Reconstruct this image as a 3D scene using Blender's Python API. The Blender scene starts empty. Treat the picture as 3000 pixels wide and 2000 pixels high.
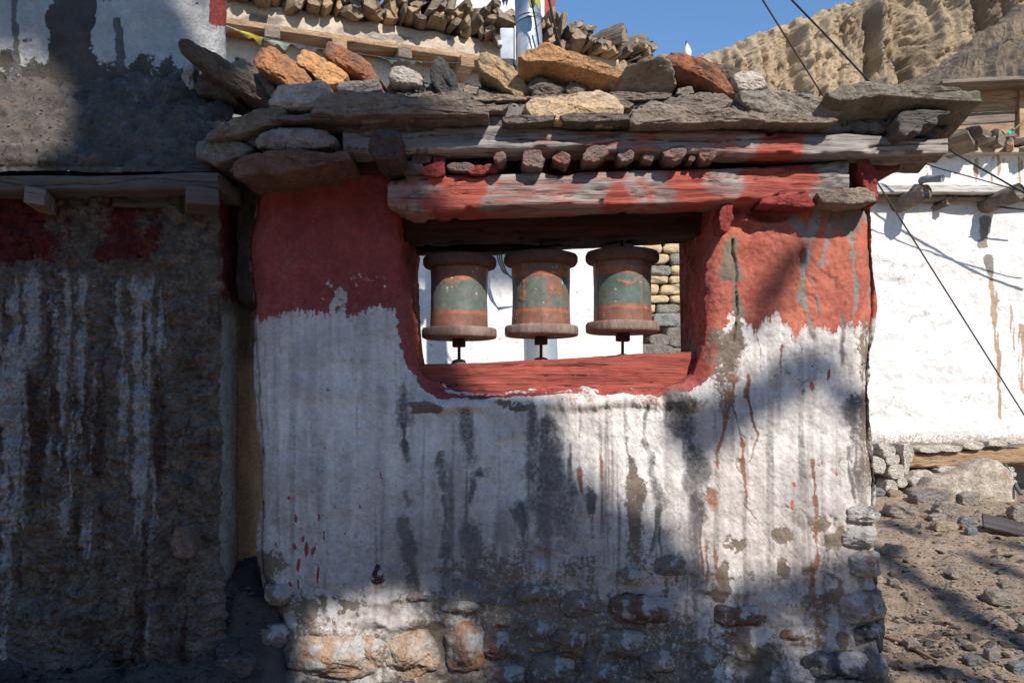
import bpy, bmesh, math, random
import numpy as np
from mathutils import Vector

# ------------------------------------------------------------------ camera, sky, sun, exposure
F, CX, HY, ZC = 2333.0, 1500.0, 1170.0, 1.3      # focal length in photo pixels, principal column, horizon row, eye height
scene = bpy.context.scene
cam_d = bpy.data.cameras.new('camera'); cam = bpy.data.objects.new('camera', cam_d)
scene.collection.objects.link(cam); scene.camera = cam
cam.location = (0, 0, ZC); cam.rotation_euler = (math.radians(90), 0, 0)
cam_d.sensor_width = 36; cam_d.lens = F / 3000 * 36; cam_d.shift_y = (HY - 1000) / 3000
cam_d.clip_end = 3000; cam_d.clip_start = 0.05

SUN_EL, SUN_AZ = math.radians(39), math.radians(25)        # azimuth: to the right of straight behind the viewer
SUN = np.array([math.cos(SUN_EL) * math.sin(SUN_AZ), -math.cos(SUN_EL) * math.cos(SUN_AZ), math.sin(SUN_EL)])
world = bpy.data.worlds.new('World'); scene.world = world; world.use_nodes = True
wt = world.node_tree; bg = wt.nodes['Background']
sky = wt.nodes.new('ShaderNodeTexSky'); sky.sky_type = 'NISHITA'; sky.sun_disc = False
sky.sun_elevation = SUN_EL; sky.sun_rotation = math.atan2(SUN[0], SUN[1])
sky.altitude = 500; sky.air_density = 1.35; sky.dust_density = 0.0; sky.ozone_density = 8.0
wt.links.new(sky.outputs[0], bg.inputs[0]); bg.inputs[1].default_value = 0.13
sun_d = bpy.data.lights.new('sun', 'SUN'); sun_d.energy = 5.0; sun_d.angle = math.radians(0.53); sun_d.color = (1, 0.95, 0.885)
sun_o = bpy.data.objects.new('sun', sun_d); scene.collection.objects.link(sun_o); sun_o.location = tuple(SUN * 40)
sun_o.rotation_euler = Vector(SUN).to_track_quat('Z', 'Y').to_euler()
scene.view_settings.view_transform = 'Standard'; scene.view_settings.look = 'None'
scene.view_settings.exposure = 0.28; scene.view_settings.gamma = 1.0
scene.render.engine = 'CYCLES'; scene.cycles.use_denoising = True
scene.cycles.max_bounces = 6; scene.cycles.diffuse_bounces = 4; scene.cycles.glossy_bounces = 2

# ------------------------------------------------------------------ helpers
random.seed(4); RNG = np.random.default_rng(7)
COL = scene.collection
def W(px, py, Y):                        # photo pixel at depth Y -> point in the place
    return np.array([(px - CX) / F * Y, Y, ZC + (HY - py) / F * Y])
def PX(x, y): return CX + x / y * F
def _h(ix, iy, iz, seed):
    h = (ix * np.uint32(374761393) + iy * np.uint32(668265263) + iz * np.uint32(2147483647) + np.uint32((seed * 974711) & 0xffffffff)).astype(np.uint32)
    h = (h ^ (h >> np.uint32(13))) * np.uint32(1274126177)
    h = (h ^ (h >> np.uint32(15))) * np.uint32(2246822519)
    return ((h ^ (h >> np.uint32(16))) & np.uint32(0xffffff)).astype(np.float32) / 16777215.0
def vn(x, y, z, seed=0):
    x, y, z = np.broadcast_arrays(*[np.asarray(a, dtype=np.float32) for a in (x, y, z)])
    fx, fy, fz = np.floor(x), np.floor(y), np.floor(z)
    u, v, w = x - fx, y - fy, z - fz
    ix, iy, iz = [a.astype(np.int64).astype(np.uint32) for a in (fx, fy, fz)]
    u, v, w = [t * t * t * (t * (t * 6 - 15) + 10) for t in (u, v, w)]
    o = np.uint32(1)
    def L(a, b, t): return a + (b - a) * t
    x00 = L(_h(ix, iy, iz, seed), _h(ix + o, iy, iz, seed), u); x10 = L(_h(ix, iy + o, iz, seed), _h(ix + o, iy + o, iz, seed), u)
    x01 = L(_h(ix, iy, iz + o, seed), _h(ix + o, iy, iz + o, seed), u); x11 = L(_h(ix, iy + o, iz + o, seed), _h(ix + o, iy + o, iz + o, seed), u)
    return L(L(x00, x10, v), L(x01, x11, v), w) * 2 - 1
def fbm(x, y, z, oct=4, seed=0, gain=0.5):
    s = 0; a = 1.0; t = 0
    for k in range(oct):
        c, d = math.cos(0.7 * k), math.sin(0.7 * k)
        s = s + a * vn((x * c - z * d) * 2 ** k + 13.7 * k, y * 2 ** k + 3.1 * k, (x * d + z * c) * 2 ** k, seed + 31 * k); t += a; a *= gain
    return s / t
def ss(a, b, x): t = np.clip((x - a) / (b - a), 0, 1); return t * t * (3 - 2 * t)
def seg_dist(x, y, pts):                 # distance to a polyline and the place along it (0..1)
    best = np.full(np.shape(x), 1e9); along = np.zeros(np.shape(x)); n = len(pts) - 1
    for k in range(n):
        (ax, ay), (bx, by) = pts[k], pts[k + 1]
        dx, dy = bx - ax, by - ay; t = np.clip(((x - ax) * dx + (y - ay) * dy) / (dx * dx + dy * dy + 1e-9), 0, 1)
        d = np.hypot(x - ax - t * dx, y - ay - t * dy); m = d < best
        best = np.where(m, d, best); along = np.where(m, (k + t) / n, along)
    return best, along
def inpoly(x, y, poly):
    r = np.zeros(np.shape(x), bool); n = len(poly)
    for k in range(n):
        (ax, ay), (bx, by) = poly[k], poly[(k + 1) % n]
        if ay == by: continue
        r ^= ((ay > y) != (by > y)) & (x < (bx - ax) * (y - ay) / (by - ay) + ax)
    return r
def resample(pts, n, closed=False):
    p = np.array(pts, float)
    if closed: p = np.vstack([p, p[:1]])
    d = np.concatenate([[0], np.cumsum(np.linalg.norm(np.diff(p, axis=0), axis=1))])
    t = np.linspace(0, d[-1], n, endpoint=not closed)
    return np.stack([np.interp(t, d, p[:, k]) for k in range(p.shape[1])], 1)
def chaikin(pts, it=1):
    p = np.array(pts, float)
    for _ in range(it):
        q = np.roll(p, -1, 0); p = np.stack([p * .75 + q * .25, p * .25 + q * .75], 1).reshape(-1, p.shape[1])
    return p

WT = {}                                   # where each parent stands (translations only)
def mesh(name, v, f, attrs=None, smooth=True):
    me = bpy.data.meshes.new(name)
    v = np.ascontiguousarray(v, dtype=np.float32); f = np.asarray(f)
    if f.dtype == object or f.ndim != 2:
        me.from_pydata([tuple(a) for a in v.tolist()], [], [tuple(a) for a in f])
    else:
        k = f.shape[1]; me.vertices.add(len(v)); me.vertices.foreach_set('co', v.ravel())
        me.loops.add(f.size); me.loops.foreach_set('vertex_index', f.astype(np.int32).ravel())
        me.polygons.add(len(f)); me.polygons.foreach_set('loop_start', np.arange(0, f.size, k, dtype=np.int32))
        me.update(calc_edges=True)
    if smooth: me.polygons.foreach_set('use_smooth', np.ones(len(me.polygons), bool))
    for n, a in (attrs or {}).items():
        at = me.attributes.new(n, 'FLOAT_COLOR', 'POINT'); at.data.foreach_set('color', np.ascontiguousarray(a, dtype=np.float32).ravel())
    me.update(); return me
def obj(name, me, mat, parent=None, at=(0, 0, 0)):
    o = bpy.data.objects.new(name, me); COL.objects.link(o)
    if mat is not None and len(me.materials) == 0: me.materials.append(mat)
    at = np.array(at, float); base = WT[parent.name] if parent else np.zeros(3)
    o.location = tuple(at - base); o.parent = parent; WT[o.name] = at
    return o
def tag(o, label, cat, group=None):
    o['label'] = label; o['category'] = cat; o['kind'] = 'thing'
    if group: o['group'] = group
    return o
def thing(name, label, cat, at=(0, 0, 0), group=None):
    o = bpy.data.objects.new(name, None); COL.objects.link(o); o.location = tuple(at); WT[o.name] = np.array(at, float)
    return tag(o, label, cat, group)
def kind(o, k): o['kind'] = k; return o
def grid_faces(nu, nv, cu=False, cv=False):
    i = np.arange(nu if cu else nu - 1)[:, None]; j = np.arange(nv if cv else nv - 1)[None, :]
    a = i * nv + j; b = ((i + 1) % nu) * nv + j; c = ((i + 1) % nu) * nv + (j + 1) % nv; d = i * nv + (j + 1) % nv
    return np.stack([a, b, c, d], -1).reshape(-1, 4)
def grid_normals(P, cu=False, cv=False):
    def df(ax, cyc):
        if cyc: return np.roll(P, -1, ax) - np.roll(P, 1, ax)
        return np.gradient(P, axis=ax)
    n = np.cross(df(0, cu), df(1, cv)); return n / (np.linalg.norm(n, axis=-1, keepdims=True) + 1e-9)
def tube(pts, r, sides=8, caps=True):
    p = np.array(pts, float); n = len(p); r = np.broadcast_to(np.array(r, float), (n,))
    t = np.gradient(p, axis=0); t /= np.linalg.norm(t, axis=1, keepdims=True) + 1e-9
    up = np.array([0.31, 0.17, 0.93]); a = np.cross(t, up); a /= np.linalg.norm(a, axis=1, keepdims=True) + 1e-9; b = np.cross(t, a)
    th = np.linspace(0, 2 * math.pi, sides, endpoint=False)
    V = p[:, None] + r[:, None, None] * (np.cos(th)[None, :, None] * a[:, None] + np.sin(th)[None, :, None] * b[:, None])
    f = [list(q) for q in grid_faces(n, sides, False, True)]
    if caps: f += [list(range(sides))[::-1], list(range((n - 1) * sides, n * sides))]
    return V.reshape(-1, 3), f
def pymesh(name, v, f, smooth=True):
    me = bpy.data.meshes.new(name); me.from_pydata([tuple(map(float, a)) for a in v], [], [tuple(map(int, q)) for q in f])
    if smooth: me.polygons.foreach_set('use_smooth', np.ones(len(me.polygons), bool))
    me.update(); return me
def rough_box(x0, x1, y0, y1, z0, z1, step=.03, amp=.003, seed=0, edge=.006, stretch=(1, 1, 1)):   # a weathered squared piece
    bm = bmesh.new(); bmesh.ops.create_cube(bm, size=1)
    for v in bm.verts: v.co = ((x0 + x1) / 2 + v.co.x * (x1 - x0), (y0 + y1) / 2 + v.co.y * (y1 - y0), (z0 + z1) / 2 + v.co.z * (z1 - z0))
    bmesh.ops.bevel(bm, geom=list(bm.edges), offset=edge, segments=2, profile=.6, affect='EDGES')
    L = max(x1 - x0, y1 - y0, z1 - z0)
    for _ in range(5):
        es = [e for e in bm.edges if e.calc_length() > step * 2]
        if not es or len(bm.verts) > 1500: break
        bmesh.ops.subdivide_edges(bm, edges=es, cuts=1, use_grid_fill=True)
    bm.normal_update()
    co = np.array([v.co[:] for v in bm.verts]); n = fbm(co[:, 0] * 9 * stretch[0], co[:, 1] * 9 * stretch[1], co[:, 2] * 9 * stretch[2], 4, seed)
    for v, d in zip(bm.verts, n): v.co += v.normal * float(d) * amp * 2
    me = bpy.data.meshes.new('box'); bm.to_mesh(me); bm.free()
    me.polygons.foreach_set('use_smooth', np.ones(len(me.polygons), bool)); return me
def hull_rock(seed, n=13, sq=(1, .8, .6), bevel=.08):      # an angular broken stone, unit size
    r = np.random.default_rng(seed); p = r.normal(size=(n, 3)); p /= np.linalg.norm(p, axis=1, keepdims=True)
    p *= (0.75 + .25 * r.random((n, 1))) * np.array(sq) * .5
    bm = bmesh.new(); [bm.verts.new(tuple(a)) for a in p]
    bmesh.ops.convex_hull(bm, input=list(bm.verts)); bmesh.ops.delete(bm, geom=[v for v in bm.verts if not v.link_faces], context='VERTS')
    if bevel: bmesh.ops.bevel(bm, geom=list(bm.edges), offset=bevel * .5, segments=1, affect='EDGES')
    bmesh.ops.recalc_face_normals(bm, faces=bm.faces)
    me = bpy.data.meshes.new('rock'); bm.to_mesh(me); bm.free(); return me

# ------------------------------------------------------------------ materials
def mk(name, c1, c2=None, scale=6.0, layers=(), bump=((40, .35, .01),), rough=.9, stretch=(1, 1, 1), var=.22, metal=0, spots=None, ov=5.0, lines=None, rag=42., spec=.12):
    m = bpy.data.materials.new(name); m.use_nodes = True; t = m.node_tree; N = t.nodes; L = t.links
    bs = N['Principled BSDF']; bs.inputs['Roughness'].default_value = rough; bs.inputs['Metallic'].default_value = metal
    bs.inputs['Specular IOR Level'].default_value = spec if metal == 0 else .5
    tc = N.new('ShaderNodeTexCoord'); mp = N.new('ShaderNodeMapping'); mp.inputs['Scale'].default_value = stretch
    L.new(tc.outputs['Object'], mp.inputs['Vector']); vec = mp.outputs[0]
    def noise(s, det=6, ro=.6):
        n = N.new('ShaderNodeTexNoise'); n.inputs['Scale'].default_value = s; n.inputs['Detail'].default_value = det; n.inputs['Roughness'].default_value = ro
        L.new(vec, n.inputs['Vector']); return n.outputs['Fac']
    def rng(v, a, b, c, d):
        r = N.new('ShaderNodeMapRange'); L.new(v, r.inputs[0])
        for k, q in enumerate((a, b, c, d)): r.inputs[k + 1].default_value = q
        return r.outputs[0]
    def mix(f, a, b):
        x = N.new('ShaderNodeMix'); x.data_type = 'RGBA'
        if isinstance(f, (int, float)): x.inputs[0].default_value = f
        else: L.new(f, x.inputs[0])
        for k, q in ((6, a), (7, b)):
            if isinstance(q, tuple): x.inputs[k].default_value = (*q[:3], 1)
            else: L.new(q, x.inputs[k])
        return x.outputs[2]
    nA = rng(noise(scale), .38, .62, 0, 1); nB = noise(scale * ov, 7, .7)
    col = mix(nA, c1, c2 or tuple(.8 * q for q in c1))
    if spots:                                  # small flecks: (scale, threshold, colour)
        for sc_, th, cc in spots: col = mix(rng(noise(sc_, 3, .5), th, th + .07, 0, 1), col, cc)
    if lines:                                  # thin dark cracks: (scale, half width, colour, stretch)
        mp2 = N.new('ShaderNodeMapping'); mp2.inputs['Scale'].default_value = lines[3]; L.new(tc.outputs['Object'], mp2.inputs['Vector'])
        n = N.new('ShaderNodeTexNoise'); n.inputs['Scale'].default_value = lines[0]; n.inputs['Detail'].default_value = 4; L.new(mp2.outputs[0], n.inputs['Vector'])
        ab = N.new('ShaderNodeMath'); ab.operation = 'SUBTRACT'; L.new(n.outputs['Fac'], ab.inputs[0]); ab.inputs[1].default_value = .5
        a2 = N.new('ShaderNodeMath'); a2.operation = 'ABSOLUTE'; L.new(ab.outputs[0], a2.inputs[0]); lf = rng(a2.outputs[0], 0, lines[1], 1, 0)
    cache = {}; ragn = None
    for lay in layers:
        an, ch, ca, cb = lay[:4]; k = lay[4] if len(lay) > 4 else 0
        if an not in cache:
            a = N.new('ShaderNodeAttribute'); a.attribute_name = an; s = N.new('ShaderNodeSeparateColor'); L.new(a.outputs['Color'], s.inputs[0])
            cache[an] = (s.outputs[0], s.outputs[1], s.outputs[2], a.outputs['Alpha'])
        fac = cache[an][ch]
        if k:                                  # ragged, flaking edge
            if ragn is None: ragn = noise(rag, 9, .72)
            q = N.new('ShaderNodeMath'); q.operation = 'MULTIPLY_ADD'; L.new(ragn, q.inputs[0]); q.inputs[1].default_value = k; q.inputs[2].default_value = -.5 * k
            ad = N.new('ShaderNodeMath'); ad.operation = 'ADD'; L.new(q.outputs[0], ad.inputs[0]); L.new(fac, ad.inputs[1]); sf = lay[5] if len(lay) > 5 else .08; fac = rng(ad.outputs[0], .5 - sf, .5 + sf, 0, 1)
        col = mix(fac, col, mix(nA, ca, cb))
    if lines: col = mix(lf, col, lines[2])
    hs = N.new('ShaderNodeHueSaturation'); L.new(col, hs.inputs['Color']); L.new(rng(nB, .25, .75, 1 - var, 1 + var), hs.inputs['Value'])
    L.new(hs.outputs[0], bs.inputs['Base Color'])
    last = None
    for (s, st, di) in bump:
        b = N.new('ShaderNodeBump'); b.inputs['Strength'].default_value = st; b.inputs['Distance'].default_value = di
        L.new(noise(s, 8, .65), b.inputs['Height'])
        if last: L.new(last, b.inputs['Normal'])
        last = b.outputs[0]
    if last: L.new(last, bs.inputs['Normal'])
    return m
RED, RED2 = (.30, .062, .052), (.225, .045, .042)
MUD, MUD2 = (.21, .165, .125), (.15, .115, .09)
DARK, DARK2 = (.10, .094, .092), (.175, .157, .145)
M = {}
M['plaster'] = mk('plaster', (.72, .668, .615), (.63, .58, .53), 5, var=.22, bump=((16, .5, .022), (60, .4, .009), (200, .3, .003)), rag=60, layers=[
    ('m2', 3, (.60, .505, .46), (.53, .475, .45)), ('m2', 0, (.43, .385, .35), (.34, .305, .28), .7, .42), ('m3', 1, (.31, .27, .24), (.23, .20, .18), 1.0, .45), ('m1', 0, RED, RED2, 1.7, .12), ('m3', 0, (.43, .185, .15), (.36, .135, .11), 1.2, .4), ('m2', 2, (.49, .165, .10), (.40, .125, .085), 1.0, .35),
    ('m2', 1, (.29, .25, .225), (.21, .185, .172), 1.7, .25), ('m1', 1, MUD, MUD2, 2.3, .16), ('m1', 3, (.26, .135, .085), (.21, .11, .075), 1.8, .3), ('m1', 2, DARK, DARK2, 1.3, .36)])
M['mudwall'] = mk('mudwall', (.29, .228, .18), (.165, .134, .11), 14, var=.5, bump=((20, 1., .05), (70, 1., .025), (200, .8, .008)), rag=60, layers=[
    ('m1', 3, (.13, .075, .06), (.095, .06, .05), 1.2, .3), ('m1', 0, (.20, .04, .036), (.14, .034, .032), 1.8, .2), ('m1', 1, (.58, .555, .53), (.42, .40, .38), 2.4, .25), ('m1', 2, (.60, .44, .27), (.50, .35, .21), .6, .3)])  # last layer: tan lifted to suggest bounced light in the gap
M['whitebody'] = mk('whitebody', (.52, .50, .48), (.42, .40, .385), 6, var=.2, bump=((22, .9, .03), (90, .7, .01)), layers=[
    ('m1', 1, (.11, .092, .076), (.075, .064, .057), 1.8), ('m1', 0, (.30, .065, .05), (.25, .055, .05), 1.), ('m1', 2, DARK, DARK2, 1.4)])
WOODB = ((6, .7, .025), (26, .8, .012)); GL = (3.2, .012, (.06, .05, .046), (.35, 6, 9))
M['beam'] = mk('beam', (.37, .325, .29), (.25, .22, .197), 5, stretch=(.22, 2, 2.6), var=.35, bump=WOODB, lines=GL, rag=16, layers=[
    ('m1', 1, (.26, .235, .215), (.195, .175, .163), 1.2, .25), ('m1', 2, (.335, .30, .28), (.265, .24, .225), 1.4, .25), ('m1', 0, (.42, .105, .075), (.33, .08, .062), 2.2, .3)])
M['redbeam'] = mk('redbeam', (.37, .092, .065), (.28, .07, .055), 5, stretch=(.18, 2, 2.6), var=.35, bump=WOODB, lines=(2.2, .013, (.05, .018, .015), (.3, 6, 10)), layers=[('m1', 1, (.55, .46, .43), (.45, .36, .34), .6)])
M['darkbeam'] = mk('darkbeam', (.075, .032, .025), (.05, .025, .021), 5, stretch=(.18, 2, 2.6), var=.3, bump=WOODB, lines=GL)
M['oldwood'] = mk('oldwood', (.25, .20, .16), (.17, .135, .11), 6, stretch=(.25, 2, 2.4), var=.35, bump=WOODB, lines=GL)
M['greywood'] = mk('greywood', (.14, .122, .108), (.09, .08, .072), 6, stretch=(.25, 2, 2.4), var=.35, bump=WOODB, lines=GL)
M['tanwood'] = mk('tanwood', (.44, .295, .18), (.30, .19, .115), 5, stretch=(.25, 2, 2.4), var=.3, bump=WOODB, lines=GL)
M['orangewood'] = mk('orangewood', (.30, .13, .05), (.42, .31, .22), 5, stretch=(.35, 2, 2.4), var=.25, bump=WOODB)
M['whitewood'] = mk('whitewood', (.66, .63, .59), (.46, .42, .38), 6, stretch=(.25, 2, 2.4), var=.2, bump=WOODB, lines=(3.2, .02, (.2, .17, .15), (.35, 6, 9)))
M['roofmud'] = mk('roofmud', (.15, .13, .115), (.24, .20, .165), 6, var=.4, bump=((30, .9, .03), (110, .9, .015)), spots=[(130, .70, (.24, .22, .20))],
    layers=[('m1', 0, (.29, .25, .215), (.22, .185, .16), 1.2, .3)])
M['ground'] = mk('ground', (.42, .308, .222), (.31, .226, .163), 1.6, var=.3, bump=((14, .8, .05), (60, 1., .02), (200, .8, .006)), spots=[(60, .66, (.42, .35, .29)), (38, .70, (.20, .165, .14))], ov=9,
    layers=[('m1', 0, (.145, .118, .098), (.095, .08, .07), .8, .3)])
M['housewhite'] = mk('housewhite', (.72, .70, .67), (.65, .625, .59), 3, var=.12, ov=7, bump=((5, .5, .05), (22, .3, .015), (90, .2, .004)), rag=50, lines=(1.3, .0035, (.42, .38, .33), (1, 1, 1.6)), layers=[
    ('m1', 0, (.42, .31, .21), (.34, .25, .17), 1.5), ('m1', 1, (.27, .235, .20), (.21, .185, .16), 1.6), ('m1', 2, (.36, .09, .07), (.30, .08, .06), .6)])
M['cream'] = mk('cream', (.52, .43, .33), (.44, .36, .28), 5, var=.2, bump=((16, .8, .03), (70, .6, .01)), layers=[('m1', 0, (.24, .2, .165), (.2, .165, .14))])
M['limestone'] = mk('limestone', (.62, .49, .30), (.46, .36, .23), 5, var=.25, bump=((14, .6, .02), (80, .5, .006)))
M['mortar'] = mk('mortar', (.20, .155, .11), (.13, .10, .075), 8, var=.3, bump=((40, .8, .02),))
M['metal'] = mk('metal', (.47, .50, .52), (.38, .41, .43), 7, var=.15, bump=((60, .08, .003),), rough=.42, metal=.55)
M['iron'] = mk('iron', (.045, .035, .032), (.07, .045, .035), 20, bump=((90, .4, .003),), rough=.7)
M['cable'] = mk('cable', (.02, .02, .022), (.028, .028, .03), 20, bump=(), rough=.6)
M['rustcable'] = mk('rustcable', (.10, .06, .045), (.06, .045, .04), 20, bump=(), rough=.7)
M['bark'] = mk('bark', (.12, .095, .075), (.08, .065, .05), 6, bump=((14, .9, .04),))
M['leaf'] = mk('leaf', (.07, .10, .035), (.10, .11, .04), 3, bump=())
def flat(name, c, rough=.85): return mk(name, c, tuple(q * .85 for q in c), 15, var=.1, bump=((160, .3, .002),), rough=rough)
STONE = {}
def stone_mat(c, c2=None, red=False):
    k = (c, c2)
    if k not in STONE: STONE[k] = mk('stone%d' % len(STONE), c, c2 or tuple(q * .62 for q in c), 11, var=.36, bump=((14, .9, .035), (55, 1., .014), (190, .7, .005)), ov=3.5, lines=(4.5, .008, tuple(q * .4 for q in c), (1, 1, 2.2)))
    return STONE[k]
def washed(c, c2, k):                       # stone half hidden under old whitewash
    return mk('washed%d' % k, c, c2, 11, var=.36, bump=((14, .9, .035), (55, 1., .014), (190, .7, .005)), ov=3.5, spots=[(9, .50 + .05 * (k % 3), (.50, .46, .42)), (34, .60, (.46, .42, .38))])
GREY, BROWN, TAN, WHT = (.21, .195, .18), (.235, .165, .115), (.40, .30, .195), (.50, .485, .46)

# ------------------------------------------------------------------ shape builders
def stone_mesh(poly, depth, tilt=0., bulge=.15, rough=.02, seed=0, N=72, round_=.12, cracks=.0, cut=.10, shear=0.):
    p = np.array(poly, float); q1 = np.roll(p, -1, 0); p = np.stack([p * (1 - cut) + q1 * cut, p * cut + q1 * (1 - cut)], 1).reshape(-1, 2)      # corners clipped a little
    p = resample(p, N, True); c = p.mean(0); q = p - c; W_, H_ = np.ptp(q[:, 0]), np.ptp(q[:, 1]); size = math.sqrt(W_ * H_)
    r = np.random.default_rng(seed); off = r.random(3) * 50
    rad = np.linalg.norm(q, axis=1, keepdims=True); jit = fbm(q[:, 0] * 5 / size + off[0], q[:, 1] * 5 / size + off[1], 0 * q[:, 0], 4, seed + 5, .6)[:, None]; q = q * (1 + .11 * jit * min(1, rough / .03))
    e = round_ * min(depth, W_, H_); h = depth / 2; rmin = rad.mean(); k = max(.6, 1 - e / rmin)
    S = [(.02, 1)] + [(s * k, 1 - s ** 2) for s in (.16, .32, .48, .62, .75, .86, .94, 1.0)]
    S = [(s, -h - bulge * e * b) for s, b in S] + [(k + (1 - k) * .45, -h + e * .12), (k + (1 - k) * .8, -h + e * .42), (1, -h + e)]
    S += [(1, -h + e + (depth - 2 * e) * f) for f in (.25, .5, .75)] + [(1, h - e), (k + (1 - k) * .8, h - .35 * e), (k, h), (.5 * k, h), (.02, h)]
    P = np.array([np.stack([q[:, 0] * s, np.full(N, y), q[:, 1] * s], 1) for s, y in S])
    n = grid_normals(P, False, True)
    if (n[5, :, 1].mean()) > 0: n = -n
    w, vec = np.linalg.eigh(np.cov(q.T)); ax = vec[:, 1]; sc = 2.4 / size
    U_ = P[..., 0] * ax[0] + P[..., 2] * ax[1]; V_ = -P[..., 0] * ax[1] + P[..., 2] * ax[0]; Y_ = P[..., 1]
    d = fbm(U_ * sc + off[0], Y_ * sc + off[1], V_ * sc * 2.2 + off[2], 5, seed, .55)
    ter = d * 2.6; ter = (np.floor(ter) + ss(.0, .35, ter - np.floor(ter))) / 2.6                      # chipped, layered surface
    fine = fbm(U_ * sc * 4, Y_ * sc * 6, V_ * sc * 9, 4, seed + 3, .6)
    rid = np.abs(vn(U_ * sc * 1.0 + off[1], Y_ * sc * 1.7, V_ * sc * 4.5 + off[2], seed + 9))
    P = P + n * ((d * .5 + ter * .9) * rough * size * 1.3 + fine * rough * size * .45 - cracks * size * ss(.14, 0, rid))[..., None]
    P[..., 2] -= shear * (P[..., 1] + h)                                 # slab running back and down from its front edge
    P[..., 1] += tilt * -P[..., 2]
    f = grid_faces(len(S), N, False, True); me = mesh('stone', P.reshape(-1, 3), f)
    bm = bmesh.new(); bm.from_mesh(me); bmesh.ops.remove_doubles(bm, verts=bm.verts, dist=size * .003); bmesh.ops.holes_fill(bm, edges=bm.edges, sides=100)
    bmesh.ops.recalc_face_normals(bm, faces=bm.faces); bm.to_mesh(me); bm.free()
    me.polygons.foreach_set('use_smooth', np.ones(len(me.polygons), bool)); me.set_sharp_from_angle(angle=math.radians(32)); return me, c
def stone(name, pts, Y, depth, mat, parent=None, label=None, cat=None, group=None, dy=0., **kw):      # outline in photo pixels at depth Y
    poly = np.array([[(x - CX) / F * Y, ZC + (HY - y) / F * Y] for x, y in pts])
    me, c = stone_mesh(poly, depth, **kw)
    o = obj(name, me, mat, parent, (c[0], Y + dy, c[1]))
    if label: tag(o, label, cat, group)
    return o
def ell(cx, cy, w, h, seed=0, n=14, sq=2.6, rot=0.):
    r = np.random.default_rng(seed); out = []
    for k in range(n):
        a = 2 * math.pi * k / n; ca, sa = math.cos(a), math.sin(a)
        x = math.copysign(abs(ca) ** (2 / sq), ca) * w / 2; y = math.copysign(abs(sa) ** (2 / sq), sa) * h / 2; j = 1 + (r.random() - .5) * .22
        out.append((cx + (x * math.cos(rot) - y * math.sin(rot)) * j, cy + (x * math.sin(rot) + y * math.cos(rot)) * j))
    return out
def beam(name, top, bot, Y, depth, mat, parent, seed=0, amp=.006, step=.012, maskf=None, edge=.012, grain=2.2, dig=0.):      # front face between two pixel polylines
    t = np.array(top, float); b = np.array(bot, float); x0, x1 = t[0, 0], t[-1, 0]
    n = max(12, int((x1 - x0) / F * Y / step)); xs = np.linspace(x0, x1, n)
    X = (xs - CX) / F * Y; zt = ZC + (HY - np.interp(xs, t[:, 0], t[:, 1])) / F * Y; zb = ZC + (HY - np.interp(xs, b[:, 0], b[:, 1])) / F * Y
    e = edge; sec = []
    H = 1.0
    nf = 12
    for k in range(nf + 1): sec.append((0, e, k / nf))                # front, bottom -> top
    sec += [(.3 * e, None, 1), (e, None, 1.0)]
    for k in range(1, 6): sec.append((e + (depth - 2 * e) * k / 5, None, 1.0))
    sec += [(depth, e, 1.0), (depth, e, .5), (depth, e, 0.)]
    for k in range(5, -1, -1): sec.append((e + (depth - 2 * e) * k / 5, None, 0.))
    P = np.zeros((n, len(sec), 3))
    for j, (yy, ee, f) in enumerate(sec):
        lo, hi = (zb + ee, zt - ee) if ee is not None else (zb, zt)
        P[:, j] = np.stack([X, np.full(n, Y + yy), lo + (hi - lo) * f], 1)
    nr = grid_normals(P, False, True)
    if nr[n // 2, nf // 2, 1] > 0: nr = -nr
    x, y, z = P[..., 0], P[..., 1], P[..., 2]
    d = fbm(x * 3, y * 9, z * 9, 3, seed) * amp * 1.4 + fbm(x * 5 * grain / 2, y * 45, z * 45, 4, seed + 3) * amp * .8
    crk = np.abs(fbm(x * 1.6, y * 22, z * 22 + .6 * vn(x * 4, y, z, seed), 3, seed + 7)); d -= amp * 1.6 * ss(.07, 0, crk)
    if dig: d -= dig * ss(.25, .5, fbm(x * 7, y * 7, z * 7, 3, seed + 21))
    P = P + nr * d[..., None]
    attrs = {}
    if maskf is not None:
        px, py = CX + x / Y * F, HY - (z - ZC) / Y * F; attrs['m1'] = maskf(px, py, x, y, z).reshape(-1, 4)
    fc = [list(q) for q in grid_faces(n, len(sec), False, True)]
    k = len(sec); fc += [list(range(k)), list(range((n - 1) * k, n * k))[::-1]]
    me = pymesh(name, P.reshape(-1, 3), fc)
    bm = bmesh.new(); bm.from_mesh(me); bmesh.ops.recalc_face_normals(bm, faces=bm.faces); bm.to_mesh(me); bm.free()
    me.polygons.foreach_set('use_smooth', np.array([p.loop_total == 4 for p in me.polygons]))
    for nme, a in attrs.items():
        at = me.attributes.new(nme, 'FLOAT_COLOR', 'POINT'); at.data.foreach_set('color', a.astype(np.float32).ravel())
    return obj(name, me, mat, parent)
def lathe(prof, sides, c, jit=0., seed=0):           # prof: (radius, z) from the bottom up
    th = np.linspace(0, 2 * math.pi, sides, endpoint=False); r = np.random.default_rng(seed); k = 1 + jit * vn(np.cos(th) * 3 + seed, np.sin(th) * 3, 0 * th, seed)
    V = np.array([[(R * math.cos(a) * kk, R * math.sin(a) * kk, z) for a, kk in zip(th, k)] for R, z in prof]) + np.array(c)
    f = [list(q) for q in grid_faces(len(prof), sides, False, True)] + [list(range(sides))[::-1], list(range((len(prof) - 1) * sides, len(prof) * sides))]
    return V.reshape(-1, 3), f
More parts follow.
